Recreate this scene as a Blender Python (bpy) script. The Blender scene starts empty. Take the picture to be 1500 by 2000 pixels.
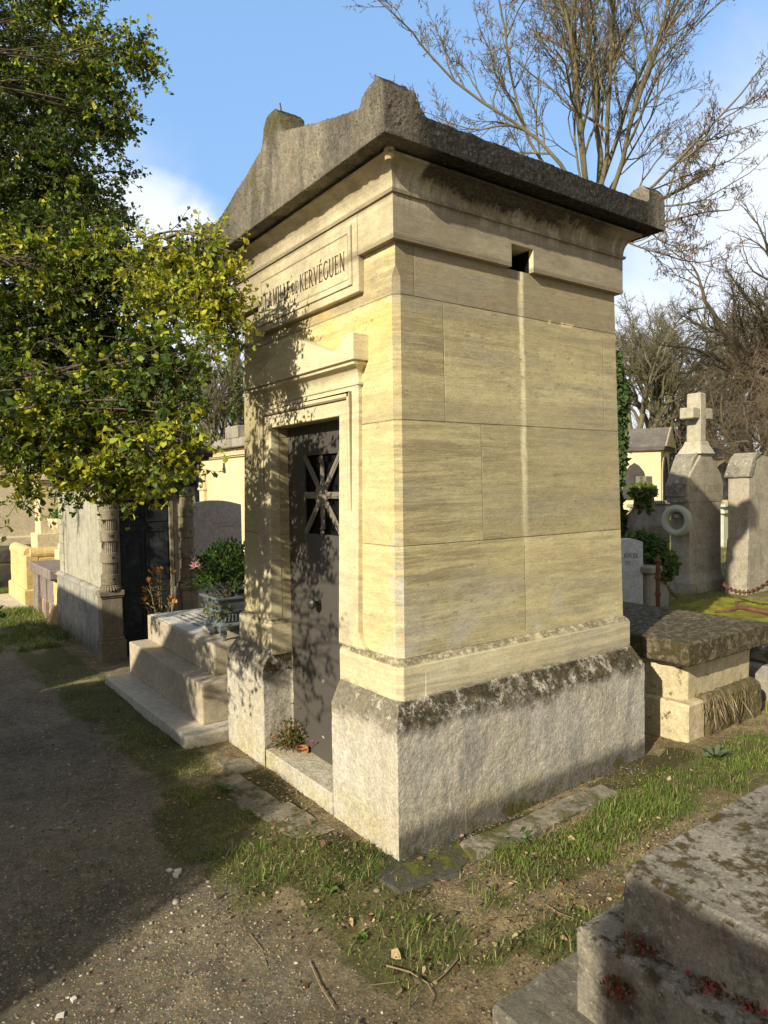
import bpy, bmesh, math, random
import numpy as np
from mathutils import Vector, Matrix, noise as mnoise
random.seed(7); rng = np.random.default_rng(7)
SC = bpy.context.scene; COL = SC.collection
R = math.radians
# ------------------------------------------------------------------ camera
CAM = np.array([-1.7125, -2.3117, 1.6])
FWD = np.array([0.5836496, 0.81121526, -0.03581813])
RGT = np.array([0.81130411, -0.58441094, -0.01579532])
UPV = np.array([0.03374591, 0.01984047, 0.99923349])
FPX = 1347.59
cd = bpy.data.cameras.new('camera'); cam = bpy.data.objects.new('camera', cd); COL.objects.link(cam)
cam.matrix_world = Matrix(((RGT[0], UPV[0], -FWD[0], CAM[0]), (RGT[1], UPV[1], -FWD[1], CAM[1]), (RGT[2], UPV[2], -FWD[2], CAM[2]), (0, 0, 0, 1)))
cd.sensor_fit = 'HORIZONTAL'; cd.sensor_width = 36; cd.lens = 36 * FPX / 1500; cd.clip_start = .05; cd.clip_end = 3000
SC.camera = cam
def at(px, py, t):
    """world point seen at photo pixel (1500x2000) at depth t"""
    return CAM + (FWD + RGT * (px - 750) / FPX - UPV * (py - 1000) / FPX) * t
def unp(px, py, ax, v):
    d = FWD + RGT * (px - 750) / FPX - UPV * (py - 1000) / FPX
    return CAM + d * (v - CAM[ax]) / d[ax]
# ------------------------------------------------------------------ light
SUN = Vector((1, .35, -.50)).normalized()      # direction the light travels
EL = math.asin(-SUN.z)
sd = bpy.data.lights.new('sun', 'SUN'); sun = bpy.data.objects.new('sun', sd); COL.objects.link(sun)
sd.energy = 5.0; sd.angle = R(.7); sd.color = (1, .91, .71)
sun.rotation_euler = SUN.to_track_quat('-Z', 'Y').to_euler()
W = bpy.data.worlds.new('World'); SC.world = W; W.use_nodes = True
wt = W.node_tree; wn = wt.nodes; wl = wt.links; wn.clear()
def wnode(t, **k):
    n = wn.new(t)
    for a, b in k.items(): setattr(n, a, b)
    return n
wo = wnode('ShaderNodeOutputWorld'); bg = wnode('ShaderNodeBackground'); sky = wnode('ShaderNodeTexSky')
sky.sky_type = 'NISHITA'; sky.sun_disc = False; sky.sun_elevation = EL
sky.sun_rotation = math.atan2(-SUN.x, -SUN.y); sky.air_density = 1.3; sky.dust_density = .8; sky.ozone_density = 2.0
bg.inputs['Strength'].default_value = .12
tc = wnode('ShaderNodeTexCoord')
def wm(op, a, b=None):
    n = wnode('ShaderNodeMath', operation=op); n.use_clamp = False
    for i, v in enumerate((a, b)):
        if v is None: continue
        if isinstance(v, (int, float)): n.inputs[i].default_value = v
        else: wl.new(v, n.inputs[i])
    return n.outputs[0]
nz = wnode('ShaderNodeTexNoise'); nz.inputs['Scale'].default_value = 5; nz.inputs['Detail'].default_value = 7; nz.inputs['Roughness'].default_value = .6
wl.new(tc.outputs['Generated'], nz.inputs['Vector'])
nz2 = wnode('ShaderNodeTexNoise'); nz2.inputs['Scale'].default_value = 2.2; nz2.inputs['Detail'].default_value = 6
wl.new(tc.outputs['Generated'], nz2.inputs['Vector'])
cl = None
# cumulus heads low over the cemetery: (photo direction, angular size, softness)
for (px, py, rad, soft) in ((250, 470, .085, .022), (300, 420, .035, .014), (272, 405, .03, .014), (365, 470, .045, .014), (310, 560, .11, .03), (400, 600, .1, .04), (1480, 420, .13, .12),
                            (1340, 520, .09, .10), (1260, 640, .10, .08), (1420, 640, .14, .12), (1560, 560, .2, .12), (420, 800, .12, .12), (1350, 800, .2, .12), (-300, 500, .3, .1), (2300, 500, .35, .15)):
    d = at(px, py, 1) - CAM; d /= np.linalg.norm(d)
    vd = wnode('ShaderNodeVectorMath', operation='DISTANCE'); wl.new(tc.outputs['Generated'], vd.inputs[0]); vd.inputs[1].default_value = d
    q = wm('SUBTRACT', vd.outputs['Value'], rad)
    q = wm('ADD', q, wm('MULTIPLY', wm('SUBTRACT', nz.outputs['Fac'], .5), .09 if soft < .05 else .2))
    mr = wnode('ShaderNodeMapRange', interpolation_type='SMOOTHSTEP'); wl.new(q, mr.inputs[0])
    mr.inputs[1].default_value = soft; mr.inputs[2].default_value = -soft; mr.inputs[3].default_value = 0; mr.inputs[4].default_value = 1
    cl = mr.outputs[0] if cl is None else wm('MAXIMUM', cl, mr.outputs[0])
cl2 = None      # unseen grey cloud added overhead and behind the camera to whiten fill light
for v, rad, soft in (((0, -.1, 1), .50, .2), ((-.5, -.75, .45), .62, .2), ((.75, -.62, .35), .50, .2), ((-.95, .15, .5), .42, .2), ((-.3, -.2, .85), .4, .15)):
    v = Vector(v).normalized(); vd = wnode('ShaderNodeVectorMath', operation='DISTANCE'); wl.new(tc.outputs['Generated'], vd.inputs[0]); vd.inputs[1].default_value = v
    q = wm('ADD', wm('SUBTRACT', vd.outputs['Value'], rad), wm('MULTIPLY', wm('SUBTRACT', nz.outputs['Fac'], .5), .5))
    mr = wnode('ShaderNodeMapRange', interpolation_type='SMOOTHSTEP'); wl.new(q, mr.inputs[0]); mr.inputs[1].default_value = soft; mr.inputs[2].default_value = -soft; mr.inputs[3].default_value = 0; mr.inputs[4].default_value = 1
    cl2 = mr.outputs[0] if cl2 is None else wm('MAXIMUM', cl2, mr.outputs[0])
bkc = cl2
cl = wm('MULTIPLY', cl, .93)
mx = wnode('ShaderNodeMix', data_type='RGBA'); wl.new(cl, mx.inputs['Factor'])
tint = wnode('ShaderNodeMix', data_type='RGBA', blend_type='MULTIPLY'); tint.inputs['Factor'].default_value = 1
wl.new(sky.outputs['Color'], tint.inputs['A']); tint.inputs['B'].default_value = (1.15, 1.0, 1.0, 1)
lift = wnode('ShaderNodeMix', data_type='RGBA', blend_type='MIX'); lift.inputs['Factor'].default_value = .5
sx = wnode('ShaderNodeSeparateXYZ'); wl.new(tc.outputs['Generated'], sx.inputs[0])
elf = wnode('ShaderNodeMapRange', interpolation_type='SMOOTHSTEP'); wl.new(sx.outputs[2], elf.inputs[0]); elf.inputs[1].default_value = .95; elf.inputs[2].default_value = .5; elf.inputs[3].default_value = .08; elf.inputs[4].default_value = 1
azd = wnode('ShaderNodeVectorMath', operation='DOT_PRODUCT'); wl.new(tc.outputs['Generated'], azd.inputs[0]); azd.inputs[1].default_value = (.58, .81, 0)
azf = wnode('ShaderNodeMapRange', interpolation_type='SMOOTHSTEP'); wl.new(azd.outputs['Value'], azf.inputs[0]); azf.inputs[1].default_value = -.3; azf.inputs[2].default_value = .45; azf.inputs[3].default_value = .15; azf.inputs[4].default_value = 1
wl.new(wm('MULTIPLY', wm('MULTIPLY', elf.outputs[0], azf.outputs[0]), .62), lift.inputs['Factor'])
wl.new(tint.outputs['Result'], lift.inputs['A']); lift.inputs['B'].default_value = (2.1, 4.1, 7.3, 1)
wl.new(lift.outputs['Result'], mx.inputs['A'])
cmix = wnode('ShaderNodeMix', data_type='RGBA'); wl.new(nz2.outputs['Fac'], cmix.inputs['Factor'])
cmix.inputs['A'].default_value = (5.4, 5.9, 6.9, 1); cmix.inputs['B'].default_value = (7.2, 7.4, 7.8, 1)
wl.new(cmix.outputs['Result'], mx.inputs['B'])
bk = wnode('ShaderNodeMix', data_type='RGBA'); wl.new(wm('MULTIPLY', bkc, .85), bk.inputs['Factor']); wl.new(mx.outputs['Result'], bk.inputs['A']); bk.inputs['B'].default_value = (3.3, 3.15, 3.0, 1)
wl.new(bk.outputs['Result'], bg.inputs['Color']); wl.new(bg.outputs[0], wo.inputs[0])
SC.view_settings.view_transform = 'Standard'; SC.view_settings.look = 'None'; SC.view_settings.gamma = 1; SC.view_settings.exposure = .44
# ------------------------------------------------------------------ materials
class G:
    def __init__(s, name):
        s.m = bpy.data.materials.new(name); s.m.use_nodes = True; s.t = s.m.node_tree; s.n = s.t.nodes; s.l = s.t.links
        s.b = s.n['Principled BSDF']; s.b.inputs['Roughness'].default_value = .9; s.b.inputs['Specular IOR Level'].default_value = .25
        s.geo = s.n.new('ShaderNodeNewGeometry'); s.pos = s.geo.outputs['Position']; s.h = None; s._xyz = None
    def put(s, v, sock):
        if hasattr(v, 'links') or isinstance(v, bpy.types.NodeSocket): s.l.new(v, sock)
        elif isinstance(v, (tuple, list)) and len(v) == 3 and sock.type == 'RGBA': sock.default_value = (*v, 1)
        else: sock.default_value = v
    def nd(s, t, **k):
        n = s.n.new(t)
        for a, b in k.items(): setattr(n, a, b)
        return n
    def vec(s, sc=(1, 1, 1), loc=(0, 0, 0), rot=(0, 0, 0), src=None):
        n = s.nd('ShaderNodeMapping'); s.l.new(src or s.pos, n.inputs[0]); n.inputs['Scale'].default_value = sc; n.inputs['Location'].default_value = loc; n.inputs['Rotation'].default_value = rot
        return n.outputs[0]
    def noise(s, scale, detail=5, rough=.6, vec=None, dist=0.):
        n = s.nd('ShaderNodeTexNoise'); s.l.new(vec or s.pos, n.inputs['Vector'])
        n.inputs['Scale'].default_value = scale; n.inputs['Detail'].default_value = detail; n.inputs['Roughness'].default_value = rough; n.inputs['Distortion'].default_value = dist
        return n.outputs['Fac']
    def voro(s, scale, vec=None, out='Distance', rand=1., feat='F1'):
        n = s.nd('ShaderNodeTexVoronoi', feature=feat); s.l.new(vec or s.pos, n.inputs['Vector']); n.inputs['Scale'].default_value = scale; n.inputs['Randomness'].default_value = rand
        return n.outputs[out]
    def ramp(s, f, a, b, lo=0., hi=1.):
        n = s.nd('ShaderNodeMapRange', interpolation_type='SMOOTHSTEP'); s.put(f, n.inputs[0])
        n.inputs[1].default_value = a; n.inputs[2].default_value = b; n.inputs[3].default_value = lo; n.inputs[4].default_value = hi
        return n.outputs[0]
    def mix(s, f, a, b, mode='MIX'):
        n = s.nd('ShaderNodeMix', data_type='RGBA', blend_type=mode); s.put(f, n.inputs['Factor']); s.put(a, n.inputs['A']); s.put(b, n.inputs['B'])
        return n.outputs['Result']
    def ma(s, op, a, b=0., c=None):
        n = s.nd('ShaderNodeMath', operation=op); s.put(a, n.inputs[0]); s.put(b, n.inputs[1])
        if c is not None: s.put(c, n.inputs[2])
        return n.outputs[0]
    def mul(s, *a):
        r = a[0]
        for b in a[1:]: r = s.ma('MULTIPLY', r, b)
        return r
    def xyz(s):
        if not s._xyz:
            n = s.nd('ShaderNodeSeparateXYZ'); s.l.new(s.pos, n.inputs[0]); s._xyz = n.outputs
        return s._xyz
    def nrm(s):
        n = s.nd('ShaderNodeSeparateXYZ'); s.l.new(s.geo.outputs['True Normal'], n.inputs[0]); return n.outputs
    def band(s, v, c, w, soft):      # 1 where |v-c|<w
        return s.ramp(s.ma('ABSOLUTE', s.ma('SUBTRACT', v, c)), w + soft, w)
    def grain(s, c, scale, amt, sc=(1, 1, 1)):
        f = s.ramp(s.noise(scale, 4, .75, s.vec(sc, (.7, .3, .9))), .3, .7, 1 - amt, 1 + amt); n = s.nd('ShaderNodeCombineColor')
        for i in range(3): s.l.new(f, n.inputs[i])
        return s.mix(1., c, n.outputs[0], 'MULTIPLY')
    def bump(s, h, st=.5, d=.01):
        n = s.nd('ShaderNodeBump'); n.inputs['Strength'].default_value = st; n.inputs['Distance'].default_value = d; s.put(h, n.inputs['Height'])
        if s.h is not None: s.l.new(s.h, n.inputs['Normal'])
        s.h = n.outputs[0]
    def done(s, c, rough=None):
        s.put(c, s.b.inputs['Base Color'])
        if rough is not None: s.put(rough, s.b.inputs['Roughness'])
        if s.h is not None: s.l.new(s.h, s.b.inputs['Normal'])
        return s.m
def stone(name, c1, c2, c3=None, spots=None, spot_amt=.5, moss=0., mosscol=(.055, .055, .018), moss_scale=9., dirt=.5, bump=.5, pit=.0, streak=0., strcol=(.06, .055, .05), scale=1., speck=0., top_moss=False, foot=None, rough=.92):
    g = G(name)
    c = g.mix(g.ramp(g.noise(1.7 * scale, 6, .65), .3, .7), c1, c2)
    if c3: c = g.mix(g.mul(g.ramp(g.noise(5.5 * scale, 8, .7, g.vec(loc=(3, 7, 1))), .48, .66), dirt), c, c3)
    if streak: c = g.mix(g.mul(g.ramp(g.noise(3.2, 6, .7, g.vec((3.5, 3.5, .35), (5, 1, 2))), .5, .68), streak), c, strcol)
    if spots: c = g.mix(g.mul(g.ma('MAXIMUM', g.ramp(g.noise(34 * scale, 4, .7), .60, .66), g.ramp(g.noise(11 * scale, 8, .8, g.vec(loc=(5, 5, 1))), .58, .64)), spot_amt), c, g.mix(g.noise(50, 3), spots, tuple(v * .6 for v in spots)))
    if speck: c = g.mix(g.mul(g.ramp(g.voro(160), .25, .15), speck), c, tuple(x * .25 for x in c1))
    c = g.grain(g.grain(c, 22 * scale, .16), 105, .22)
    if foot:      # damp band above the soil: (z, height)
        z = g.ma('ADD', g.xyz()[2], g.mul(g.ma('SUBTRACT', g.noise(6, 5, .7), .5), foot[1]))
        c = g.mix(g.mul(g.ramp(z, foot[0] + foot[1], foot[0]), .75), c, (.07, .065, .05))
    if moss:
        mf = g.ramp(g.noise(moss_scale, 9, .72, dist=.3), .62 - .28 * moss, .68 - .2 * moss)
        if top_moss: mf = g.mul(mf, g.ramp(g.nrm()[2], .05, .75))
        mc = g.mix(g.noise(30, 3), mosscol, tuple(v * 2.6 for v in mosscol))
        c = g.mix(mf, c, mc); g.bump(mf, .6, .012)
    if pit:
        v = g.voro(38, g.vec((1, 1, .8)), rand=1)
        pv = g.mul(g.ramp(v, .26, .14), g.ramp(g.noise(7, 3), .45, .6)); c = g.mix(g.mul(pv, pit), c, (.05, .045, .035)); g.bump(g.ma('SUBTRACT', 1., pv), pit, .012)
    g.bump(g.noise(26 * scale, 8, .72), bump, .008); g.bump(g.noise(140, 3, .7), bump * .8, .003)
    return g.done(c, rough)
def flat(name, c, rough=.7, metal=0., var=.25, bump=.15, scale=20.):
    g = G(name); g.b.inputs['Metallic'].default_value = metal
    col = g.mix(g.noise(scale, 5, .7), tuple(v * (1 - var) for v in c), tuple(min(1, v * (1 + var)) for v in c))
    if bump: g.bump(g.noise(scale * 3, 5, .7), bump, .004)
    return g.done(col, rough)
def leafmat(name, stops, trans=.35, rough=.55):
    g = G(name)
    n = g.nd('ShaderNodeVertexColor'); n.layer_name = 'Col'
    g.put(n.outputs[0], g.b.inputs['Base Color']); g.b.inputs['Roughness'].default_value = rough; g.b.inputs['Specular IOR Level'].default_value = .35
    tr = g.nd('ShaderNodeBsdfTranslucent'); g.l.new(g.mix(1., n.outputs[0], (1.5, 1.35, .5), 'MULTIPLY'), tr.inputs[0])
    ms = g.nd('ShaderNodeMixShader'); ms.inputs[0].default_value = trans
    o = [x for x in g.n if x.type == 'OUTPUT_MATERIAL'][0]
    g.l.new(g.b.outputs[0], ms.inputs[1]); g.l.new(tr.outputs[0], ms.inputs[2]); g.l.new(ms.outputs[0], o.inputs[0])
    return g.m
def vcolmat(name, rough=.9, spec=.2, bump=0.):
    g = G(name); n = g.nd('ShaderNodeVertexColor'); n.layer_name = 'Col'; g.b.inputs['Specular IOR Level'].default_value = spec
    if bump: g.bump(g.noise(160, 3, .7), bump, .003)
    return g.done(n.outputs[0], rough)
# chapel limestone: warm ashlar with bedding lines, course joints, soot under the cornice
def ashlar(name, joints, vjoints, front=False):
    g = G(name); x, y, z = g.xyz()
    c = g.mix(g.ramp(g.noise(1.3, 5, .6), .3, .72), (.62, .53, .265), (.69, .62, .355))
    fl = g.mul(g.ramp(g.ma('ADD', y, g.mul(g.ma('SUBTRACT', g.noise(2.5, 5, .7), .5), .5)), 1.15, 1.5), g.ramp(x, .25, .2), g.ramp(z, .9, 1.3, .35, 1.))
    c = g.mix(g.mul(fl, .62), c, (.27, .23, .13))
    bid = None      # every block gets its own slice of stone
    for (q0, q1, xa, a_, b_) in ((-1, 1.337, .885, 0., 4.3), (1.337, 1.893, .603, 7.7, 3.1), (1.893, 2.441, .379, 13.1, 5.9), (2.441, 3.5, .215, 21.7, 2.6)):
        inb = g.mul(g.ramp(z, q0 - .0005, q0 + .0005), g.ramp(z, q1 + .0005, q1 - .0005))
        v_ = g.mul(inb, g.ma('ADD', a_, g.mul(g.ramp(x, xa - .0005, xa + .0005), b_))); bid = v_ if bid is None else g.ma('ADD', bid, v_)
    cb = g.nd('ShaderNodeCombineXYZ'); g.l.new(bid, cb.inputs[0]); g.l.new(g.mul(bid, .37), cb.inputs[2]); va = g.nd('ShaderNodeVectorMath', operation='ADD'); g.l.new(g.pos, va.inputs[0]); g.l.new(cb.outputs[0], va.inputs[1]); bp = va.outputs[0]
    btone = g.noise(1.7, 0, .5, cb.outputs[0])
    bed = g.noise(1., 9, .76, g.vec((1.5, 1.5, 21), src=bp), .5)
    cl0 = g.ramp(g.noise(.9, 4, .6, g.vec((1, 1, 1.6), (6, 2, 1))), .38, .62)
    c = g.mix(g.mul(g.ramp(btone, .35, .7), .45), c, (.50, .44, .26))
    zz = g.ma('ADD', z, g.mul(g.ma('SUBTRACT', g.noise(1.5, 4), .5), .35))
    hi = g.ramp(zz, 2.0, 2.62)
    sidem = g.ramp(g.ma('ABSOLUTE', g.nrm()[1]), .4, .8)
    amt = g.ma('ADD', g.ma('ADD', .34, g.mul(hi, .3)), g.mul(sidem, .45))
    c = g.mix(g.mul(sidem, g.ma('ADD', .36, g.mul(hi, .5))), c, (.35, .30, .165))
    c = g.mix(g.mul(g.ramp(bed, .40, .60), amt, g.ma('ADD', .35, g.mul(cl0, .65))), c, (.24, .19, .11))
    for (q0, q1, k_) in ((1.337, 1.893, .14), (1.893, 2.441, .20), (2.441, 2.7, .62)):      # each course has its own tone
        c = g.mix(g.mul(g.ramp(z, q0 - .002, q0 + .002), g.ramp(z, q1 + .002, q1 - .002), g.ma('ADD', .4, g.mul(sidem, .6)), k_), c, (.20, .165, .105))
    for (q0, q1, xa, k_, cc_) in ((.8, 1.337, .885, .22, (.70, .60, .36)), (1.337, 1.893, .603, .20, (.30, .25, .15)), (1.893, 2.441, .379, .25, (.66, .56, .33)), (2.441, 2.7, .215, .25, (.5, .43, .28))):
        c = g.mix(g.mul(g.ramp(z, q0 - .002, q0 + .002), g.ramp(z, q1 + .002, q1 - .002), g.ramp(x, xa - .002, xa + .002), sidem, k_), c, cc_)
    bed2 = g.noise(1., 8, .75, g.vec((3.2, 3.2, 46), (3, 1, 5), src=bp), .4)
    c = g.mix(g.mul(g.ramp(bed2, .5, .68), g.ramp(g.noise(1.8, 4), .4, .6), g.ma('ADD', .2, g.mul(sidem, .35))), c, (.20, .165, .10))
    c = g.mix(g.mul(g.ramp(g.noise(2.3, 7, .7, g.vec((1, 1, 2.2), (4, 4, 4))), .5, .72), g.ma('ADD', .25, g.mul(hi, .5))), c, (.27, .23, .16))
    c = g.mix(g.mul(g.ramp(g.noise(1., 6, .65, g.vec((.7, .7, 4.2), (2, 2, 6))), .48, .62), sidem, .5), c, (.27, .255, .20))
    # rust-yellow weathering between hood and name panel
    yl = g.mul(g.ramp(g.noise(2.2, 6, .7, g.vec((1, 1.2, 3), (1, 2, 3))), .42, .6), g.ramp(z, 2.05, 2.3), g.ramp(z, 2.68, 2.6), g.ma('SUBTRACT', 1., sidem), g.ramp(y, 1.2, .6))
    c = g.mix(g.mul(yl, .6), c, (.64, .45, .13))
    # grey splashes low on the corner
    gs = g.mul(g.ramp(g.noise(3.4, 6, .7, g.vec((1, 1, .8), (9, 1, 0))), .48, .62), g.ramp(z, 1.25, .8))
    c = g.mix(g.mul(gs, .55), c, (.52, .50, .45))
    if front is not None:
        cs = g.mul(g.ramp(g.noise(26, 4, .8), .45, .56), g.band(g.ma('ADD', y, g.mul(x, 1)), .205, .03, .02), g.ramp(z, 1.0, 1.1), g.ramp(z, 1.42, 1.3), g.ramp(x, .13, .11))
        c = g.mix(g.mul(cs, .7), c, (.42, .42, .43))
    # run-off streak under the vent
    st = g.mul(g.band(g.ma('ADD', x, g.mul(g.ma('SUBTRACT', g.noise(1., 6, .7, g.vec((9, 3, 2.2))), .5), .085)), .895, .006, .026), g.ramp(z, .9, 2.0), g.ramp(z, 2.69, 2.66), g.ramp(y, .4, .3))
    c = g.mix(g.mul(st, g.ramp(g.noise(1., 5, .75, g.vec((30, 30, 5), (2, 2, 2))), .3, .6, .5, 1.)), c, (.80, .72, .46))
    c = g.mix(g.mul(g.band(x, .83, .02, .05), g.ramp(z, 2.3, 2.6), .35), c, (.2, .17, .12))
    # joints
    jz = g.ma('ADD', z, g.mul(g.ma('SUBTRACT', g.noise(2, 3), .5), .006)); J = None
    for q in joints:
        b = g.band(jz, q, .0012, .004); J = b if J is None else g.ma('MAXIMUM', J, b)
    for (q, z0, z1) in vjoints:
        b = g.mul(g.band(g.ma('ADD', x, g.mul(g.ma('SUBTRACT', g.noise(9, 3), .5), .006)), q, .0006, .003), .7, g.ramp(z, z0, z0 + .004), g.ramp(z, z1, z1 - .004), g.ramp(y, .5, .4)); J = g.ma('MAXIMUM', J, b)
    sootj = None
    for q in joints[-2:]:
        b = g.mul(g.ramp(z, q + .16, q + .01), g.ramp(z, q - .005, q + .0)); sootj = b if sootj is None else g.ma('MAXIMUM', sootj, b)
    c = g.mix(g.mul(sootj, g.noise(3, 5, .7), .75), c, (.25, .21, .15))
    c = g.mix(g.mul(J, g.ramp(g.noise(4.5, 6, .75), .38, .6, .04, .5)), c, (.16, .13, .08))
    mort = g.mul(g.ramp(g.noise(8, 3, .6), .62, .66), g.band(jz, 2.441, .009, .004))
    c = g.mix(mort, c, (.62, .5, .26))
    c = g.mix(g.mul(g.ramp(g.noise(1., 5, .7, g.vec((22, 22, 42))), .57, .66), g.ramp(g.noise(2.4, 5, .7), .4, .6), .6), c, (.17, .14, .09))
    c = g.mix(g.mul(g.ramp(g.noise(1., 4, .8, g.vec((45, 45, 70), (1, 1, 4))), .62, .68), .5), c, (.12, .10, .065))
    c = g.grain(g.grain(c, 14, .10, (1, 1, 2.5)), 100, .14, (1, 1, 1.6))
    g.bump(g.ma('SUBTRACT', 1., J), .7, .006); g.bump(bed, .35, .012)
    g.bump(g.noise(1., 6, .75, g.vec((30, 30, 60))), .35, .006); g.bump(g.noise(170, 3), .4, .002)
    return g.done(c, .93)
JZ = [1.337, 1.893, 2.441]
VJ = [(.379, 1.893, 2.441), (.603, 1.337, 1.893), (.885, .85, 1.337), (.215, 2.441, 2.667), (1.545, 1.893, 2.441)]
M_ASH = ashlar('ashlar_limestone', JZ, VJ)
def trim_mat():
    g = G('trim_limestone'); x, y, z = g.xyz()
    c = g.mix(g.ramp(g.noise(1.6, 5, .6), .3, .7), (.56, .485, .30), (.64, .57, .38))
    fl = g.mul(g.ramp(g.ma('ADD', y, g.mul(g.ma('SUBTRACT', g.noise(2.5, 5, .7), .5), .5)), 1.1, 1.5), g.ramp(x, .25, .2))
    c = g.mix(g.mul(fl, .6), c, (.27, .235, .15))
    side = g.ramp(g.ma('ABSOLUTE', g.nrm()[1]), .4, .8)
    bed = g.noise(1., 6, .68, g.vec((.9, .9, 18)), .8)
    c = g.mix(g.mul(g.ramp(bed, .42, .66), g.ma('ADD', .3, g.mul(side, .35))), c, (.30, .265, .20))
    c = g.mix(g.mul(g.ramp(g.noise(2.6, 7, .7, g.vec(loc=(4, 1, 9))), .5, .7), .5), c, (.27, .25, .2))
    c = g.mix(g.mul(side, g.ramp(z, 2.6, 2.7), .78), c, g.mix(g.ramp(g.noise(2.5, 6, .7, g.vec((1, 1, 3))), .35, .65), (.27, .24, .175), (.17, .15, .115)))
    led = g.mul(g.band(z, .833, .010, .012), g.ramp(g.noise(18, 6, .8), .36, .55))
    c = g.mix(g.mul(led, .8), c, g.mix(g.ramp(g.noise(70, 3), .45, .6), (.075, .062, .04), (.2, .17, .12)))
    c = g.mix(g.mul(g.band(z, .655, .012, .03), g.ramp(g.noise(9, 6, .8), .4, .6), .7), c, (.14, .12, .07))
    c = g.mix(g.mul(g.band(z, 2.668, .01, .02), .55), c, (.10, .08, .055)); c = g.mix(g.mul(g.band(z, 2.862, .01, .02), .5), c, (.12, .10, .07))
    c = g.mix(g.mul(g.ramp(z, 2.3, 2.5), g.ramp(g.noise(3.2, 7, .75, g.vec(loc=(2, 8, 5))), .42, .62), .45), c, (.24, .20, .14))
    cv = g.mul(g.ramp(z, 2.88, 2.98), side)          # soot fringe under the slab on the side, with drip runs
    run = g.noise(1., 6, .7, g.vec((16, 2, 1.2), (2, 0, 0)), .6)
    c = g.mix(g.mul(g.ramp(z, 2.75, 2.95), g.ramp(run, .42, .62), side, .6), c, (.66, .6, .45))
    lip = g.ma('ADD', g.ma('ADD', z, g.mul(g.ma('SUBTRACT', g.noise(5.0, 7, .8, g.vec((1, 1, .5))), .5), .26)), g.mul(g.band(x, .62, .2, .3), .018))
    mid = g.mul(g.ramp(x, .16, .3), g.ramp(x, 1.6, 1.0, .35, 1.), g.ramp(y, .12, .1))
    c = g.mix(g.mul(g.ramp(lip, 2.90, 2.93), g.ramp(mid, .3, .5), .6), c, (.40, .34, .2))
    c = g.mix(g.mul(g.ramp(lip, 2.925, 2.955), g.ramp(mid, .3, .5)), c, g.mix(g.ramp(g.noise(60, 4, .8), .4, .65), (.018, .016, .013), (.10, .085, .06)))
    c = g.mix(g.mul(g.ramp(z, 2.86, 2.99), .35), c, (.14, .12, .09))
    c = g.grain(g.grain(c, 14, .10, (1, 1, 2.5)), 100, .14, (1, 1, 1.6))
    g.bump(g.mul(g.ramp(lip, 2.90, 2.97), g.noise(14, 5), mid), .9, .04)
    g.bump(bed, .25, .01); g.bump(g.noise(1., 6, .75, g.vec((30, 30, 60))), .3, .005); g.bump(g.noise(170, 3), .35, .002)
    return g.done(c, .93)
M_TRIM = trim_mat()
def plinth_mat():
    g = G('plinth_stone'); x, y, z = g.xyz(); n = g.nrm()
    c = g.mix(g.ramp(g.noise(1.9, 6, .65), .3, .7), (.50, .44, .33), (.56, .53, .46))
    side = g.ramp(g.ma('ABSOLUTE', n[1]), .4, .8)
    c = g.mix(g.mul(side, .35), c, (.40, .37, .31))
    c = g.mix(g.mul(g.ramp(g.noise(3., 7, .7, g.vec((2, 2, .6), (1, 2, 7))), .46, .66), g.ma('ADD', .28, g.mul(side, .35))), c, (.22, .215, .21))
    # yellow lichen low on the front
    c = g.mix(g.mul(g.ramp(z, .3, .05), g.ramp(g.noise(4, 6, .7), .42, .62), .6), c, (.42, .36, .17))
    zn = g.ma('ADD', z, g.mul(g.ma('SUBTRACT', g.noise(3.5, 6, .75), .5), .32))
    dk = g.mul(g.ramp(zn, .50, .59), g.ramp(g.noise(11, 9, .8), .42, .50))
    sp = g.mul(g.ramp(z, .52, .6), g.ramp(g.noise(45, 3, .7), .5, .58), .6)
    c = g.mix(g.mul(g.ma('MAXIMUM', dk, sp), g.ma('ADD', .65, g.mul(side, .33))), c, g.mix(g.ramp(g.noise(30, 5, .75), .35, .7), (.022, .020, .011), (.13, .105, .055)))
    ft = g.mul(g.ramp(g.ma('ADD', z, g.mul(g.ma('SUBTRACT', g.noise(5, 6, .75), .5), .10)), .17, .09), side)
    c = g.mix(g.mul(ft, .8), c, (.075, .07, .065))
    ms = g.mul(g.ramp(zn, .1, .03), g.ramp(g.noise(8, 7, .7, g.vec(loc=(2, 2, 2))), .46, .58), side)
    c = g.mix(ms, c, (.07, .07, .02))
    j = g.mul(g.band(x, .383, .002, .004), g.ramp(y, .2, .1), g.ramp(z, .56, .55)); c = g.mix(g.mul(j, .35), c, (.5, .46, .38)); 
    c = g.grain(g.grain(c, 26, .14), 85, .22)
    g.bump(g.noise(55, 5, .7), .9, .012); g.bump(g.noise(22, 8, .75), .5, .012); g.bump(g.noise(150, 3), .5, .003); g.bump(dk, .5, .008)
    return g.done(c, .95)
M_PLINTH = plinth_mat()
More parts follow.
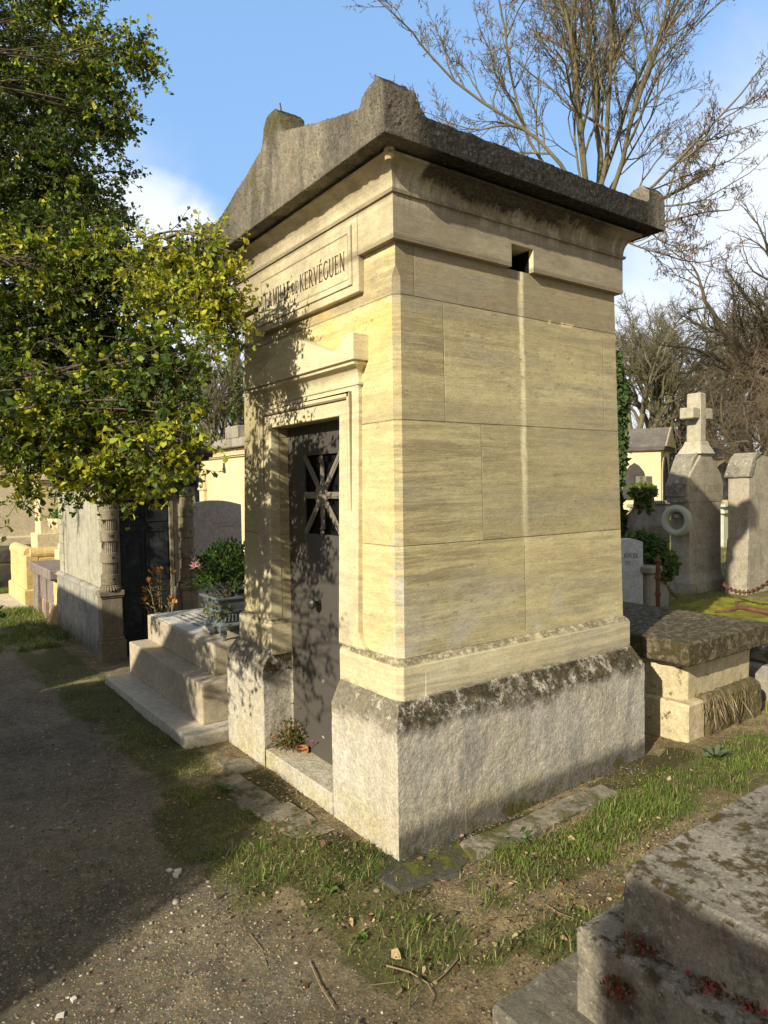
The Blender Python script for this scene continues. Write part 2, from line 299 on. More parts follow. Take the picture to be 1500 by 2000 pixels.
def cap_mat():
    g = G('roof_stone'); x, y, z = g.xyz(); n = g.nrm()
    c = g.mix(g.ramp(g.noise(2.2, 6, .65), .3, .7), (.27, .24, .18), (.42, .375, .28))
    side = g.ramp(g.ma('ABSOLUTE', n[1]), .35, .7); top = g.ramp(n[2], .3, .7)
    c = g.mix(g.mul(g.ramp(g.noise(2.2, 7, .7, g.vec((2, 2, .5))), .42, .62), .6), c, (.13, .12, .105))
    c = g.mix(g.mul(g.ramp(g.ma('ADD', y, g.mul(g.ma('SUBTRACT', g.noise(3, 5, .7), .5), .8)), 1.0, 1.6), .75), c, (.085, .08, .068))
    c = g.mix(g.mul(g.ramp(g.ma('ADD', z, g.mul(g.ma('SUBTRACT', g.noise(7, 6, .75), .5), .12)), 3.36, 3.42), .8), c, (.14, .125, .05))
    c = g.mix(g.mul(g.ramp(g.noise(1., 6, .72, g.vec((7, 7, 1.3), (3, 9, 1))), .46, .62), .5), c, (.10, .092, .075))
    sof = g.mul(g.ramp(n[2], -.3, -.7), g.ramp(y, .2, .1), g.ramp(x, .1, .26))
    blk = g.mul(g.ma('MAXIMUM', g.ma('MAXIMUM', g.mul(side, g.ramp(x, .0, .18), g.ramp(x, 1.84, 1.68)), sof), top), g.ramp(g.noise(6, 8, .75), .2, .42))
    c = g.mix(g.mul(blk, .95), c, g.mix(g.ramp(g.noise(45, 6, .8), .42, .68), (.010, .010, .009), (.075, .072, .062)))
    lich = g.mul(g.ramp(g.noise(5, 7, .75, g.vec(loc=(8, 3, 1))), .58, .66), g.ramp(z, 3.02, 3.2))
    c = g.mix(g.mul(lich, .7), c, (.24, .2, .055))
    v = g.voro(60, g.vec((1, 1, .75), rot=(.2, 0, 0)))
    pit = g.mul(g.ramp(v, .3, .16), g.ramp(g.noise(5, 3), .46, .56)); c = g.mix(g.mul(pit, .5), c, (.05, .045, .035))
    c = g.mix(g.mul(g.ramp(g.noise(60, 2), .68, .72), .5), c, (.5, .45, .34))
    c = g.grain(g.grain(c, 20, .18), 90, .2)
    g.bump(g.ma('SUBTRACT', 1., pit), .9, .012); g.bump(g.noise(30, 9, .8), .9, .016); g.bump(g.noise(120, 4, .8), .7, .004)
    return g.done(c, .96)
M_CAP = cap_mat()
M_DARK = flat('hollow_shade', (.004, .004, .004), 1)  # black plates stand in for the unlit inside of vent and door
M_INSC = flat('letter_paint', (.07, .055, .035), .9, 0, .4)
def iron_mat():
    g = G('door_iron'); z = g.xyz()[2]
    c = g.mix(g.noise(3, 6, .7), (.058, .052, .046), (.092, .082, .071))
    c = g.mix(g.mul(g.ramp(g.noise(5, 6, .7, g.vec((4, 4, .4))), .5, .66), .5), c, (.07, .062, .055))
    c = g.mix(g.mul(g.ramp(g.noise(4, 6, .8), .62, .7), .6), c, (.2, .12, .06))
    g.bump(g.noise(12, 6, .6, g.vec((1, 1, .15))), .25, .01)
    g.b.inputs['Specular IOR Level'].default_value = .4
    return g.done(c, .62)
M_IRON = iron_mat()
M_GRILLE = flat('grille_iron', (.21, .185, .15), .6, .1, .3)
M_BLACKIRON = flat('black_iron', (.05, .05, .048), .45, .3, .3)
M_RUST = stone('rusty_iron', (.11, .052, .028), (.16, .08, .045), (.08, .05, .035), bump=.8, rough=.8)
M_PAVE = stone('paving_stone', (.19, .165, .125), (.26, .23, .175), (.13, .12, .10), spots=(.4, .38, .33), spot_amt=.35, moss=.45, moss_scale=6, bump=.8)
M_NEWSTONE = stone('new_limestone', (.38, .325, .235), (.45, .385, .28), (.34, .28, .2), dirt=.45, bump=.25)
M_NEWSLAB = stone('slab_limestone', (.46, .42, .34), (.53, .48, .39), (.36, .32, .25), dirt=.4, bump=.25)
M_PLAQUE = stone('plaque_limestone', (.56, .52, .45), (.6, .56, .48), bump=.15)
M_PINK = stone('pink_granite', (.42, .36, .335), (.50, .43, .395), speck=.9, spots=(.42, .36, .33), bump=.2, rough=.6)
M_GOLD = flat('gilt_letters', (.45, .3, .12), .5, .2)
M_GREYIRON = flat('grey_cast_iron', (.15, .17, .185), .55, .1, .35, .4, 25)
M_CH2 = stone('old_pale_stone', (.36, .34, .26), (.43, .40, .31), (.22, .21, .18), streak=.35, bump=.4)
M_CH2P = stone('old_plinth_stone', (.26, .26, .25), (.37, .34, .27), (.10, .10, .10), streak=.6, dirt=.7, bump=.6, foot=(0, .25))
M_CH2D = stone('old_dark_stone', (.20, .17, .12), (.27, .23, .165), (.09, .08, .06), streak=.6, bump=.6)
M_SOOT = stone('sooty_stone', (.045, .043, .04), (.075, .07, .062), (.02, .02, .02), bump=.6)
M_OLDDOOR = stone('old_painted_door', (.012, .014, .016), (.022, .027, .03), (.07, .085, .09), dirt=.5, streak=.2, bump=.3, rough=.6, scale=1.6)
M_YEL = stone('yellow_limestone', (.56, .42, .19), (.64, .50, .25), (.55, .41, .2), dirt=.4, bump=.5)
M_CREAM = stone('cream_render', (.60, .49, .29), (.66, .56, .36), (.55, .47, .32), dirt=.35, bump=.25)
M_BEIGE = stone('beige_wall_stone', (.50, .43, .30), (.57, .49, .34), (.40, .33, .22), dirt=.4, bump=.3)
M_PURP = stone('purple_marble', (.17, .135, .125), (.23, .18, .165), (.30, .27, .2), streak=.5, strcol=(.36, .33, .24), spots=(.5, .48, .42), spot_amt=.3, bump=.3)
M_DKMOSS = stone('dark_mossy_stone', (.05, .05, .042), (.09, .085, .07), (.03, .03, .025), moss=.55, top_moss=True, mosscol=(.06, .065, .012), bump=.8)
M_SARCB = stone('sarcophagus_limestone', (.46, .385, .235), (.53, .455, .30), (.42, .36, .24), streak=.25, strcol=(.3, .26, .16), bump=.35, moss=.12)
M_SARCL = stone('mossy_lid_stone', (.115, .095, .062), (.18, .145, .095), (.05, .042, .03), spots=(.42, .39, .31), spot_amt=.7, moss=.62, moss_scale=24, mosscol=(.035, .03, .010), bump=1., dirt=.9, scale=2.2)
M_SARCM = stone('mossy_plinth_stone', (.15, .12, .07), (.20, .16, .10), (.07, .06, .035), moss=.6, moss_scale=14, mosscol=(.06, .05, .016), bump=1.)
M_OBEL = stone('grey_lichened_stone', (.30, .265, .205), (.40, .355, .27), (.18, .16, .13), dirt=.6, streak=.3, strcol=(.2, .2, .19), spots=(.52, .5, .42), spot_amt=.35, bump=.5)
M_OBELD = stone('dark_coping_stone', (.18, .165, .13), (.27, .245, .19), (.09, .085, .07), spots=(.62, .6, .55), spot_amt=.8, bump=.9, dirt=.8)
M_CROSS = stone('cross_stone', (.36, .33, .25), (.45, .41, .31), (.33, .3, .22), dirt=.5, bump=.5)
M_FG = stone('foreground_concrete', (.20, .182, .145), (.29, .26, .205), (.08, .072, .056), spots=(.50, .47, .38), spot_amt=.9, moss=.42, moss_scale=17, mosscol=(.045, .032, .010), top_moss=True, bump=1., dirt=.9, scale=1.3)
M_FGS = stone('foreground_slab', (.13, .12, .09), (.19, .17, .13), (.08, .075, .06), spots=(.36, .36, .33), spot_amt=.7, bump=.9)
M_LIGHTG = stone('light_granite', (.45, .47, .5), (.52, .53, .55), speck=.5, bump=.15, rough=.6)
M_GREY = stone('plain_grey_stone', (.24, .22, .18), (.32, .29, .235), (.2, .2, .2), streak=.4, bump=.4)
M_SLATE = stone('slate_roof', (.10, .09, .085), (.15, .135, .12), (.2, .18, .13), bump=.6)
M_WREATH = flat('wreath_ceramic', (.40, .41, .33), .6, 0, .08, .3, 60)
M_BARK = stone('bark', (.085, .068, .045), (.13, .105, .07), (.10, .105, .05), bump=.8, dirt=.6)
M_BARKG = stone('greenish_bark', (.115, .105, .06), (.17, .15, .09), (.09, .08, .05), bump=.8)
M_TWIG = stone('twig_bark', (.075, .06, .04), (.13, .10, .07), bump=.2)
M_DRY = vcolmat('dry_plant', .85); M_LEAF = leafmat('leaf_green', None); M_GRASS = leafmat('grass_blades', None, .25, .7); M_LITTER = vcolmat('leaf_litter', .85); M_PEB = vcolmat('pebbles', .85, .25, .5)
M_TERRA = flat('terracotta', (.33, .13, .055), .8); M_CHIP = flat('white_chips', (.62, .57, .5), .6)
# ------------------------------------------------------------------ object helpers
def tag(o, label=None, cat=None, group=None, kind=None):
    if label: o['label'] = label
    if cat: o['category'] = cat
    if group: o['group'] = group
    if kind: o['kind'] = kind
    return o
def thing(name, label, cat, loc=(0, 0, 0), group=None):
    o = bpy.data.objects.new(name, None); COL.objects.link(o); o.location = [float(v) for v in loc]; o.empty_display_size = .1
    o['wl'] = [float(v) for v in loc]
    return tag(o, label, cat, group)
def wloc(o):
    return Vector(o['wl']) if 'wl' in o else Vector((0, 0, 0))
def link(name, me, mat, parent=None, smooth=False):
    if mat: 
        for m in (mat if isinstance(mat, (list, tuple)) else [mat]): me.materials.append(m)
    if smooth:
        me.polygons.foreach_set('use_smooth', [True] * len(me.polygons))
    o = bpy.data.objects.new(name, me); COL.objects.link(o)
    if parent:
        w = wloc(parent); me.transform(Matrix.Translation(-w)); o.parent = parent; o['wl'] = list(w)
    return o
def obj(name, bm, mat, parent=None, bev=0., rough=None, smooth=False, seg=1):
    bmesh.ops.remove_doubles(bm, verts=bm.verts, dist=1e-5)
    if bev:
        bm.normal_update()
        es = [e for e in bm.edges if len(e.link_faces) == 2 and e.calc_face_angle(0) > .5]
        bmesh.ops.bevel(bm, geom=es, offset=bev, segments=seg, affect='EDGES', profile=.6)
    if rough:      # (edge length, amplitude, noise scale)
        for k in range(7):
            es = [e for e in bm.edges if e.calc_length() > rough[0] * 1.6]
            if not es: break
            bmesh.ops.subdivide_edges(bm, edges=es, cuts=1, use_grid_fill=True)
        bm.normal_update()
        for v in bm.verts:
            p = v.co * rough[2]; n = mnoise.fractal(p, .8, 2.1, 4) + .6 * mnoise.noise(p * 4.3)
            v.co += v.normal * n * rough[1]
    bmesh.ops.recalc_face_normals(bm, faces=bm.faces)
    me = bpy.data.meshes.new(name); bm.to_mesh(me); bm.free()
    return link(name, me, mat, parent, smooth)
def weld(name, bm, mat, parent, vox, amp, nsc, fine=.0):
    bmesh.ops.recalc_face_normals(bm, faces=bm.faces); me = bpy.data.meshes.new('tmp'); bm.to_mesh(me); bm.free(); o = bpy.data.objects.new('tmp', me); COL.objects.link(o)
    m = o.modifiers.new('r', 'REMESH'); m.mode = 'VOXEL'; m.voxel_size = vox; m.adaptivity = 0
    dg = bpy.context.evaluated_depsgraph_get(); dg.update(); me2 = bpy.data.meshes.new_from_object(o.evaluated_get(dg)); me2.name = name
    bpy.data.objects.remove(o); n = len(me2.vertices); co = np.empty(n * 3, np.float32); me2.vertices.foreach_get('co', co); co = co.reshape(-1, 3); nr = np.array([v.normal[:] for v in me2.vertices])
    for i in range(n):
        p = Vector(co[i].tolist()) * nsc; d = (mnoise.fractal(p, .8, 2.1, 4) + .5 * mnoise.noise(p * 4.3)) * amp + (fine * mnoise.noise(p * 9.) if fine else 0)
        co[i] += nr[i] * d
    me2.vertices.foreach_set('co', co.ravel()); me2.update(); me2.materials.clear()
    return link(name, me2, mat, parent, not fine)
def BM(): return bmesh.new()
def hexa(bm, b, t):      # b, t: 4 bottom and 4 top points (ccw)
    vs = [bm.verts.new([float(c) for c in p]) for p in list(b) + list(t)]
    for f in ((3, 2, 1, 0), (4, 5, 6, 7), (0, 1, 5, 4), (1, 2, 6, 5), (2, 3, 7, 6), (3, 0, 4, 7)): bm.faces.new([vs[i] for i in f])
    return bm
def box(bm, x0, x1, y0, y1, z0, z1, top=None):
    b = ((x0, y0, z0), (x1, y0, z0), (x1, y1, z0), (x0, y1, z0))
    if top: X0, X1, Y0, Y1 = top
    else: X0, X1, Y0, Y1 = x0, x1, y0, y1
    return hexa(bm, b, ((X0, Y0, z1), (X1, Y0, z1), (X1, Y1, z1), (X0, Y1, z1)))
def Bx(*a, **k): return box(BM(), *a, **k)
def prism(bm, pts, ax, a0, a1):      # polygon pts in the plane normal to axis ax
    def mk(p, v):
        q = list(p); q.insert(ax, v); return [float(c) for c in q]
    A = [bm.verts.new(mk(p, a0)) for p in pts]; B = [bm.verts.new(mk(p, a1)) for p in pts]; n = len(pts)
    bm.faces.new(A[::-1]); bm.faces.new(B)
    for i in range(n): bm.faces.new((A[i], A[(i + 1) % n], B[(i + 1) % n], B[i]))
    return bm
def rings(bm, levels, cap=True):      # levels: list of closed loops of points
    L = [[bm.verts.new([float(c) for c in p]) for p in lv] for lv in levels]; n = len(L[0])
    for a, b in zip(L, L[1:]):
        for i in range(n): bm.faces.new((a[i], a[(i + 1) % n], b[(i + 1) % n], b[i]))
    if cap: bm.faces.new(L[0][::-1]); bm.faces.new(L[-1])
    return bm
def rect(x0, x1, y0, y1, z): return [(x0, y0, z), (x1, y0, z), (x1, y1, z), (x0, y1, z)]
def circ(c, r, z, n, ph=0, ry=None): return [(c[0] + r * math.cos(ph + 2 * math.pi * i / n), c[1] + (ry or r) * math.sin(ph + 2 * math.pi * i / n), z) for i in range(n)]
def lathe(bm, c, prof, n=24, mod=None):
    return rings(bm, [[(c[0] + r * (mod(i) if mod else 1) * math.cos(2 * math.pi * i / n), c[1] + r * (mod(i) if mod else 1) * math.sin(2 * math.pi * i / n), z) for i in range(n)] for r, z in prof])
def tube(bm, pts, rad, n=6, cap=True):
    pts = [Vector([float(c) for c in p]) for p in pts]
    if isinstance(rad, (int, float)): rad = [rad] * len(pts)
    L = []; u = None
    for i, p in enumerate(pts):
        d = (pts[min(i + 1, len(pts) - 1)] - pts[max(i - 1, 0)]).normalized()
        if u is None: u = d.orthogonal().normalized()
        u = (u - d * u.dot(d)).normalized(); v = d.cross(u)
        L.append([p + (u * math.cos(2 * math.pi * k / n) + v * math.sin(2 * math.pi * k / n)) * rad[i] for k in range(n)])
    return rings(bm, L, cap)
def mesh_np(name, V, F, cols=None):
    """V (n,3), F list of (m,k) int arrays, cols per-vertex rgb"""
    me = bpy.data.meshes.new(name); V = np.asarray(V, dtype=np.float32)
    me.vertices.add(len(V)); me.vertices.foreach_set('co', V.ravel())
    nl = sum(f.size for f in F); me.loops.add(nl); me.loops.foreach_set('vertex_index', np.concatenate([f.ravel() for f in F]).astype(np.int32))
    npoly = sum(len(f) for f in F); me.polygons.add(npoly)
    sizes = np.concatenate([np.full(len(f), f.shape[1]) for f in F]); st = np.concatenate([[0], np.cumsum(sizes)[:-1]])
    me.polygons.foreach_set('loop_start', st.astype(np.int32)); me.polygons.foreach_set('loop_total', sizes.astype(np.int32))
    me.update(calc_edges=True)
    if cols is not None:
        a = me.color_attributes.new('Col', 'FLOAT_COLOR', 'POINT'); a.data.foreach_set('color', np.c_[cols, np.ones(len(cols))].astype(np.float32).ravel())
    return me
# ---- engraved letters built from strokes, unit height 1
def arc(cx, cy, rx, ry, a0, a1, n=10): return [(cx + rx * math.cos(R(a0 + (a1 - a0) * i / n)), cy + ry * math.sin(R(a0 + (a1 - a0) * i / n))) for i in range(n + 1)]
T, S = .085, .045      # thick and thin strokes
def serif(x, y): return ([(x - .075, y), (x + .075, y)], .03)
GL = {
 'F': (.46, [([(.1, 0), (.1, 1)], T), ([(.1, .98), (.44, .98)], S), ([(.1, .52), (.34, .52)], S), ([(.43, .98), (.43, .86)], .03), ([(.33, .59), (.33, .45)], .03), serif(.1, .015), serif(.06, .985)]),
 'A': (.62, [([(.08, 0), (.31, 1)], S), ([(.31, 1), (.55, 0)], T), ([(.15, .34), (.46, .34)], S), serif(.08, .015), serif(.54, .015)]),
 'M': (.76, [([(.1, 0), (.14, 1)], S), ([(.14, 1), (.38, .05)], T), ([(.38, .05), (.6, 1)], S), ([(.6, 1), (.66, 0)], T), serif(.1, .015), serif(.66, .015), serif(.12, .985), serif(.62, .985)]),
 'I': (.24, [([(.12, 0), (.12, 1)], T), serif(.12, .015), serif(.12, .985)]),
 'L': (.44, [([(.12, 0), (.12, 1)], T), ([(.12, .02), (.42, .02)], S), ([(.41, .02), (.42, .15)], .03), serif(.12, .985), serif(.08, .015)]),
 'E': (.48, [([(.1, 0), (.1, 1)], T), ([(.1, .98), (.42, .98)], S), ([(.1, .02), (.44, .02)], S), ([(.1, .52), (.34, .52)], S), ([(.41, .98), (.41, .87)], .03), ([(.43, .02), (.44, .14)], .03), ([(.33, .59), (.33, .45)], .03), serif(.06, .985), serif(.06, .015)]),
 'D': (.62, [([(.1, 0), (.1, 1)], T), (arc(.12, .5, .42, .48, 90, -90, 14), .07), serif(.06, .985), serif(.06, .015)]),
 'K': (.60, [([(.1, 0), (.1, 1)], T), ([(.12, .42), (.48, 1)], S), ([(.22, .56), (.52, 0)], T), serif(.1, .015), serif(.1, .985), serif(.48, .985), serif(.53, .015)]),
 'R': (.56, [([(.1, 0), (.1, 1)], T), (arc(.14, .74, .28, .245, 90, -90, 12), .065), ([(.26, .5), (.52, 0)], T), serif(.1, .015), serif(.06, .985), serif(.53, .015)]),
 'V': (.60, [([(.06, 1), (.3, 0)], T), ([(.3, 0), (.53, 1)], S), serif(.07, .985), serif(.53, .985)]),
 'G': (.64, [(arc(.35, .5, .28, .49, 50, 330, 22), .07), ([(.59, .4), (.59, .1)], T), serif(.59, .42)]),
 'U': (.62, [([(.1, 1), (.1, .3)] + arc(.3, .3, .2, .29, 180, 360, 12) + [(.5, 1)], .07), serif(.1, .985), serif(.5, .985)]),
 'N': (.64, [([(.1, 0), (.1, 1)], S), ([(.1, 1), (.52, 0)], T), ([(.52, 0), (.52, 1)], S), serif(.1, .015), serif(.07, .985), serif(.53, .985)]),
 'C': (.6, [(arc(.34, .5, .27, .49, 50, 310, 20), .07)]),
 'T': (.56, [([(.28, 0), (.28, 1)], T), ([(.04, .98), (.52, .98)], S), ([(.05, .98), (.05, .86)], .03), ([(.51, .98), (.51, .86)], .03), serif(.28, .015)]),
 'P': (.5, [([(.1, 0), (.1, 1)], T), (arc(.14, .73, .28, .255, 90, -90, 12), .065), serif(.1, .015), serif(.06, .985)]),
 'O': (.66, [(arc(.33, .5, .27, .49, 0, 360, 22), .07)]),
 '2': (.5, [(arc(.24, .74, .17, .24, 170, -35, 10) + [(.07, .02)], .06), ([(.05, .02), (.44, .02)], S)]),
 '0': (.52, [(arc(.26, .5, .19, .49, 0, 360, 20), .065)]),
 '1': (.3, [([(.15, 0), (.15, 1)], T), ([(.04, .86), (.15, .98)], S), serif(.15, .015)]),
 '7': (.46, [([(.05, .97), (.42, .97)], S), ([(.42, .97), (.17, 0)], T)]),
 '-': (.3, [([(.05, .45), (.25, .45)], S)]), ' ': (.3, []),
}
GL['É'] = (.48, GL['E'][1] + [([(.2, 1.1), (.34, 1.26)], .05)])
def text_mesh(bm, words, org, ux, uz, nrm, th=.0015, wsc=1., spacing=.1, bold=1.):
    """words: list of (string, height, baseline offset). Laid from org along ux."""
    ux, uz, nrm, org = [Vector([float(c) for c in v]) for v in (ux, uz, nrm, org)]; x = 0
    for s_, h, dy in words:
        for ch in s_:
            w, strokes = GL[ch]
            for pts, wd in strokes:
                wd *= bold
                for (a, b) in zip(pts, pts[1:]):
                    A = Vector((a[0] * h * wsc, a[1] * h)); B = Vector((b[0] * h * wsc, b[1] * h)); d = B - A
                    if d.length < 1e-6: continue
                    d.normalize(); n2 = Vector((-d.y, d.x)) * wd * h * .5; e = d * wd * h * .12
                    P = [A - e - n2, B + e - n2, B + e + n2, A - e + n2]
                    q = [org + ux * (x + p.x) + uz * (p.y + dy) + nrm * .0004 for p in P]
                    hexa(bm, q, [v + nrm * th for v in q])
            x += (w + spacing) * h * wsc
    return x
def text_width(words, wsc=1., spacing=.1): return sum((GL[c][0] + spacing) * h * wsc for s_, h, _ in words for c in s_)
# ---- leaves: batches of folded leaves
def leaf_batch(P, D, L, W_, cols, fold=.35, shape='obovate', nrm=None):
    """P base points, D unit directions, L length, W width, all arrays"""
    n = len(P); D = D / np.linalg.norm(D, axis=1, keepdims=True)
    if nrm is None: nrm = rng.normal(size=(n, 3)) * .7 + np.array([0, 0, 1.])
    Sd = np.cross(D, nrm); Sd /= np.linalg.norm(Sd, axis=1, keepdims=True) + 1e-9; N = np.cross(Sd, D)
    L = np.asarray(L)[:, None]; W_ = np.asarray(W_)[:, None] * .5
    a, b, wa, wb = (.32, .72, .62, 1.) if shape == 'obovate' else (.25, .62, 1., .7)
    up = N * W_ * fold
    v = [P, P + D * L * a - Sd * W_ * wa + up * wa, P + D * L * b - Sd * W_ * wb + up * wb, P + D * L - N * L * .08, P + D * L * b + Sd * W_ * wb + up * wb, P + D * L * a + Sd * W_ * wa + up * wa]
    V = np.stack(v, 1).reshape(-1, 3); i = np.arange(n)[:, None] * 6
    F = np.concatenate([i + np.array([0, 1, 2, 3]), i + np.array([0, 3, 4, 5])])
    return V, F, np.repeat(cols, 6, axis=0)
def randdir(n): v = rng.normal(size=(n, 3)); return v / np.linalg.norm(v, axis=1, keepdims=True)
def vary(base, n, amt=.25, sh=.06):
    base = np.asarray(base); k = 1 + rng.normal(size=(n, 1)) * amt
    return np.clip(base * np.clip(k, .4, 1.9) * (1 + rng.normal(size=(n, 3)) * sh), .002, 1)
# ------------------------------------------------------------------ ground
_vg = np.random.default_rng(3).random((8, 257, 257))
def vn(x, y, s, k=0):
    x = np.asarray(x, float) * s + 1000.3 + 17 * k; y = np.asarray(y, float) * s + 1000.7 + 31 * k
    xi = np.floor(x).astype(int); yi = np.floor(y).astype(int); fx = x - xi; fy = y - yi; fx = fx * fx * (3 - 2 * fx); fy = fy * fy * (3 - 2 * fy)
    g = _vg[k % 8]; a = g[xi % 256, yi % 256]; b = g[(xi + 1) % 256, yi % 256]; c = g[xi % 256, (yi + 1) % 256]; d = g[(xi + 1) % 256, (yi + 1) % 256]
    return (a * (1 - fx) + b * fx) * (1 - fy) + (c * (1 - fx) + d * fx) * fy
def fbm(x, y, s, k=0, o=4): return sum(vn(x, y, s * 2 ** i, k + i) * .5 ** i for i in range(o)) / sum(.5 ** i for i in range(o))
def ss(x, a, b):
    t = np.clip((np.asarray(x, float) - a) / (b - a), 0, 1); return t * t * (3 - 2 * t)
def ground_z(x, y):
    x = np.asarray(x, float); y = np.asarray(y, float)
    z = .42 * ss(x, 3.0, 5.2) + .05 * ss(x, .6, 2.2) * ss(y, 1.5, -.5)
    near = ss(np.hypot(x, y), 30, 10)
    z = z + near * ((fbm(x, y, 1.3, 1) - .5) * .035 + (vn(x, y, 9, 2) - .5) * .010 + (vn(x, y, 26, 5) - .5) * .006)
    z = z - .012 * ss(x, -.6, -1.2)
    return z
def boxf(x, y, x0, x1, y0, y1, s): return ss(x, x0 - s, x0 + s) * ss(x, x1 + s, x1 - s) * ss(y, y0 - s, y0 + s) * ss(y, y1 + s, y1 - s)
def grass_d(x, y):
    x = np.asarray(x, float); y = np.asarray(y, float)
    w = (fbm(x, y, 1.7, 6) - .5) * .35
    d = 1.1 * boxf(x + w, y, -.66, -.20, .1, 2.2, .12)
    d = np.maximum(d, 1.2 * boxf(x + w * .6, y, -.66, -.27, 1.7, 5.6, .12))
    d = np.maximum(d, .95 * boxf(x + w, y + w, -.50, -.02, -.55, .3, .13))
    d = np.maximum(d, 1. * boxf(x, y + w * .7, .1, 3.2, -.50, -.20, .08))
    d = np.maximum(d, .9 * boxf(x + w, y, -.12, .36, -.90, -.62, .08))
    d = np.maximum(d, .5 * boxf(x, y + w, .4, 2.2, -.95, -.6, .15))
    d = np.maximum(d, .55 * boxf(x, y + w, 1.6, 6, -1.3, -.1, .2))
    d = np.maximum(d, .9 * boxf(x + w, y, -1.5, -.05, 5.6, 14, .3))
    d = np.maximum(d, .8 * boxf(x + w, y, -8, -3.2, 6, 30, .3))
    d = np.maximum(d, .8 * ss(x, 3.3, 4.2))
    n = fbm(x, y, 3.2, 4)
    return np.clip(d * ss(n, .28, .48), 0, 1)
def gridlines(lo, hi, step, far, ratio=1.16):
    c = list(np.arange(lo, hi + step / 2, step)); s = step; a = lo; L = []
    while a > -far: s *= ratio; a -= s; L.append(a)
    s = step; b = hi; H = []
    while b < far: s *= ratio; b += s; H.append(b)
    return np.array(L[::-1] + c + H)
gx = gridlines(-2.4, 3.4, .022, 900); gy = gridlines(-1.8, 3.2, .022, 900)
GX, GY = np.meshgrid(gx, gy, indexing='ij'); GZ = ground_z(GX, GY); nx, ny = GX.shape
idx = np.arange(nx * ny).reshape(nx, ny)
F = np.stack([idx[:-1, :-1], idx[1:, :-1], idx[1:, 1:], idx[:-1, 1:]], -1).reshape(-1, 4)
gr = grass_d(GX, GY).ravel(); dr = ss(GX, -.75, -.35).ravel()
ms = ((boxf(GX, GY, -.22, .3, -.26, .0, .16) + boxf(GX, GY, .2, 2.0, -.2, .0, .08) + .8 * boxf(GX, GY, -.2, .0, .0, 1.3, .1)) * (.35 + .9 * ss(fbm(GX, GY, 4, 3), .35, .65))).ravel()
me = mesh_np('ground', np.stack([GX, GY, GZ], -1).reshape(-1, 3), [F], np.stack([gr, dr, np.clip(ms, 0, 1)], -1))
def ground_mat():
    g = G('ground_soil'); vc = g.nd('ShaderNodeVertexColor'); vc.layer_name = 'Col'; sp = g.nd('ShaderNodeSeparateColor'); g.l.new(vc.outputs[0], sp.inputs[0]); a = sp.outputs
    grav = g.mix(g.ramp(g.noise(6, 8, .75), .3, .7), (.145, .115, .07), (.30, .24, .145))
    grav = g.mix(g.ramp(g.noise(70, 5, .8), .35, .7), g.mix(.5, grav, (.09, .08, .065)), grav)
    v = g.voro(55, out='Color', rand=1); grav = g.mix(.35, grav, g.mix(1., g.mix(.82, v, (.5, .5, .5)), (.42, .37, .28), 'MULTIPLY'), 'MIX')
    grav = g.mix(g.mul(g.ramp(g.noise(2.2, 6, .7, g.vec(loc=(7, 1, 0))), .5, .7), .5), grav, (.105, .085, .06))
    dirt = g.mix(g.ramp(g.noise(7, 8, .75), .3, .7), (.16, .12, .06), (.36, .275, .15))
    dirt = g.mix(g.ramp(g.noise(90, 4, .8), .5, .68), dirt, (.09, .07, .04))
    c = g.mix(g.ma('ADD', g.mul(a[1], .8), g.mul(g.ramp(g.noise(3.5, 5), .45, .6), .2)), grav, dirt)
    gf = g.ramp(g.ma('ADD', a[0], g.mul(g.ma('SUBTRACT', g.noise(22, 6, .8), .5), .7)), .2, .65)
    gc = g.mix(g.noise(12, 6, .75), (.05, .062, .018), (.15, .14, .045))
    c = g.mix(g.mul(gf, .85), c, gc)
    farm = g.ramp(g.xyz()[0], 3, 5); c = g.mix(g.mul(farm, g.noise(1.2, 5, .7), .8), c, (.16, .15, .03))
    mf = g.ramp(g.ma('ADD', a[2], g.mul(g.ma('SUBTRACT', g.noise(16, 6, .8), .5), 1.)), .35, .65)
    c = g.mix(g.mul(mf, .9), c, g.mix(g.noise(20, 5, .8), (.028, .024, .012), (.09, .085, .02)))
    c = g.grain(g.grain(g.grain(c, 1.1, .28), 30, .25), 130, .35)
    g.bump(g.noise(48, 8, .8), 1., .016); g.bump(g.ma('SUBTRACT', 1., g.voro(60)), .7, .008); g.bump(g.noise(200, 3, .8), .6, .003)
    return g.done(c, .97)
o = link('ground', me, ground_mat(), smooth=True); tag(o, kind='structure')
# ------------------------------------------------------------------ the tall family chapel
DD, WW = 1.77, 1.809
ch = thing('mausoleum', 'tall square cream limestone mausoleum with dark gabled stone roof, iron door and family name panel', 'mausoleum', (DD / 2, WW / 2, 0))
def wb(z): return .0863 + .0162 * (z - 1)
OY0, OY1 = .538, 1.276; DX = .187
# plinth: a U of rough stone with a sloping shoulder
bm = BM()
zs, zb, a = .575, .669, .05
box(bm, .19, DD, 0, WW, -.1, zs); hexa(bm, rect(.19, DD, 0, WW, zs - .001), rect(.19, DD - a, a, WW - a, zb))
for (y0, y1, s) in ((0, OY0 - .004, 0), (OY1 + .004, WW, 1)):
    box(bm, 0, .20, y0, y1, -.1, zs); t0 = y0 + (a if s == 0 else 0); t1 = y1 - (a if s == 1 else 0)
    hexa(bm, rect(0, .20, y0, y1, zs - .001), rect(a, .20, t0, t1, zb))
weld('plinth', bm, M_PLINTH, ch, .010, .003, 9)
obj('door_sill', Bx(.004, .19, OY0 - .002, OY1 + .002, -.1, .105), M_PLINTH, ch, bev=.006, rough=(.03, .003, 12))
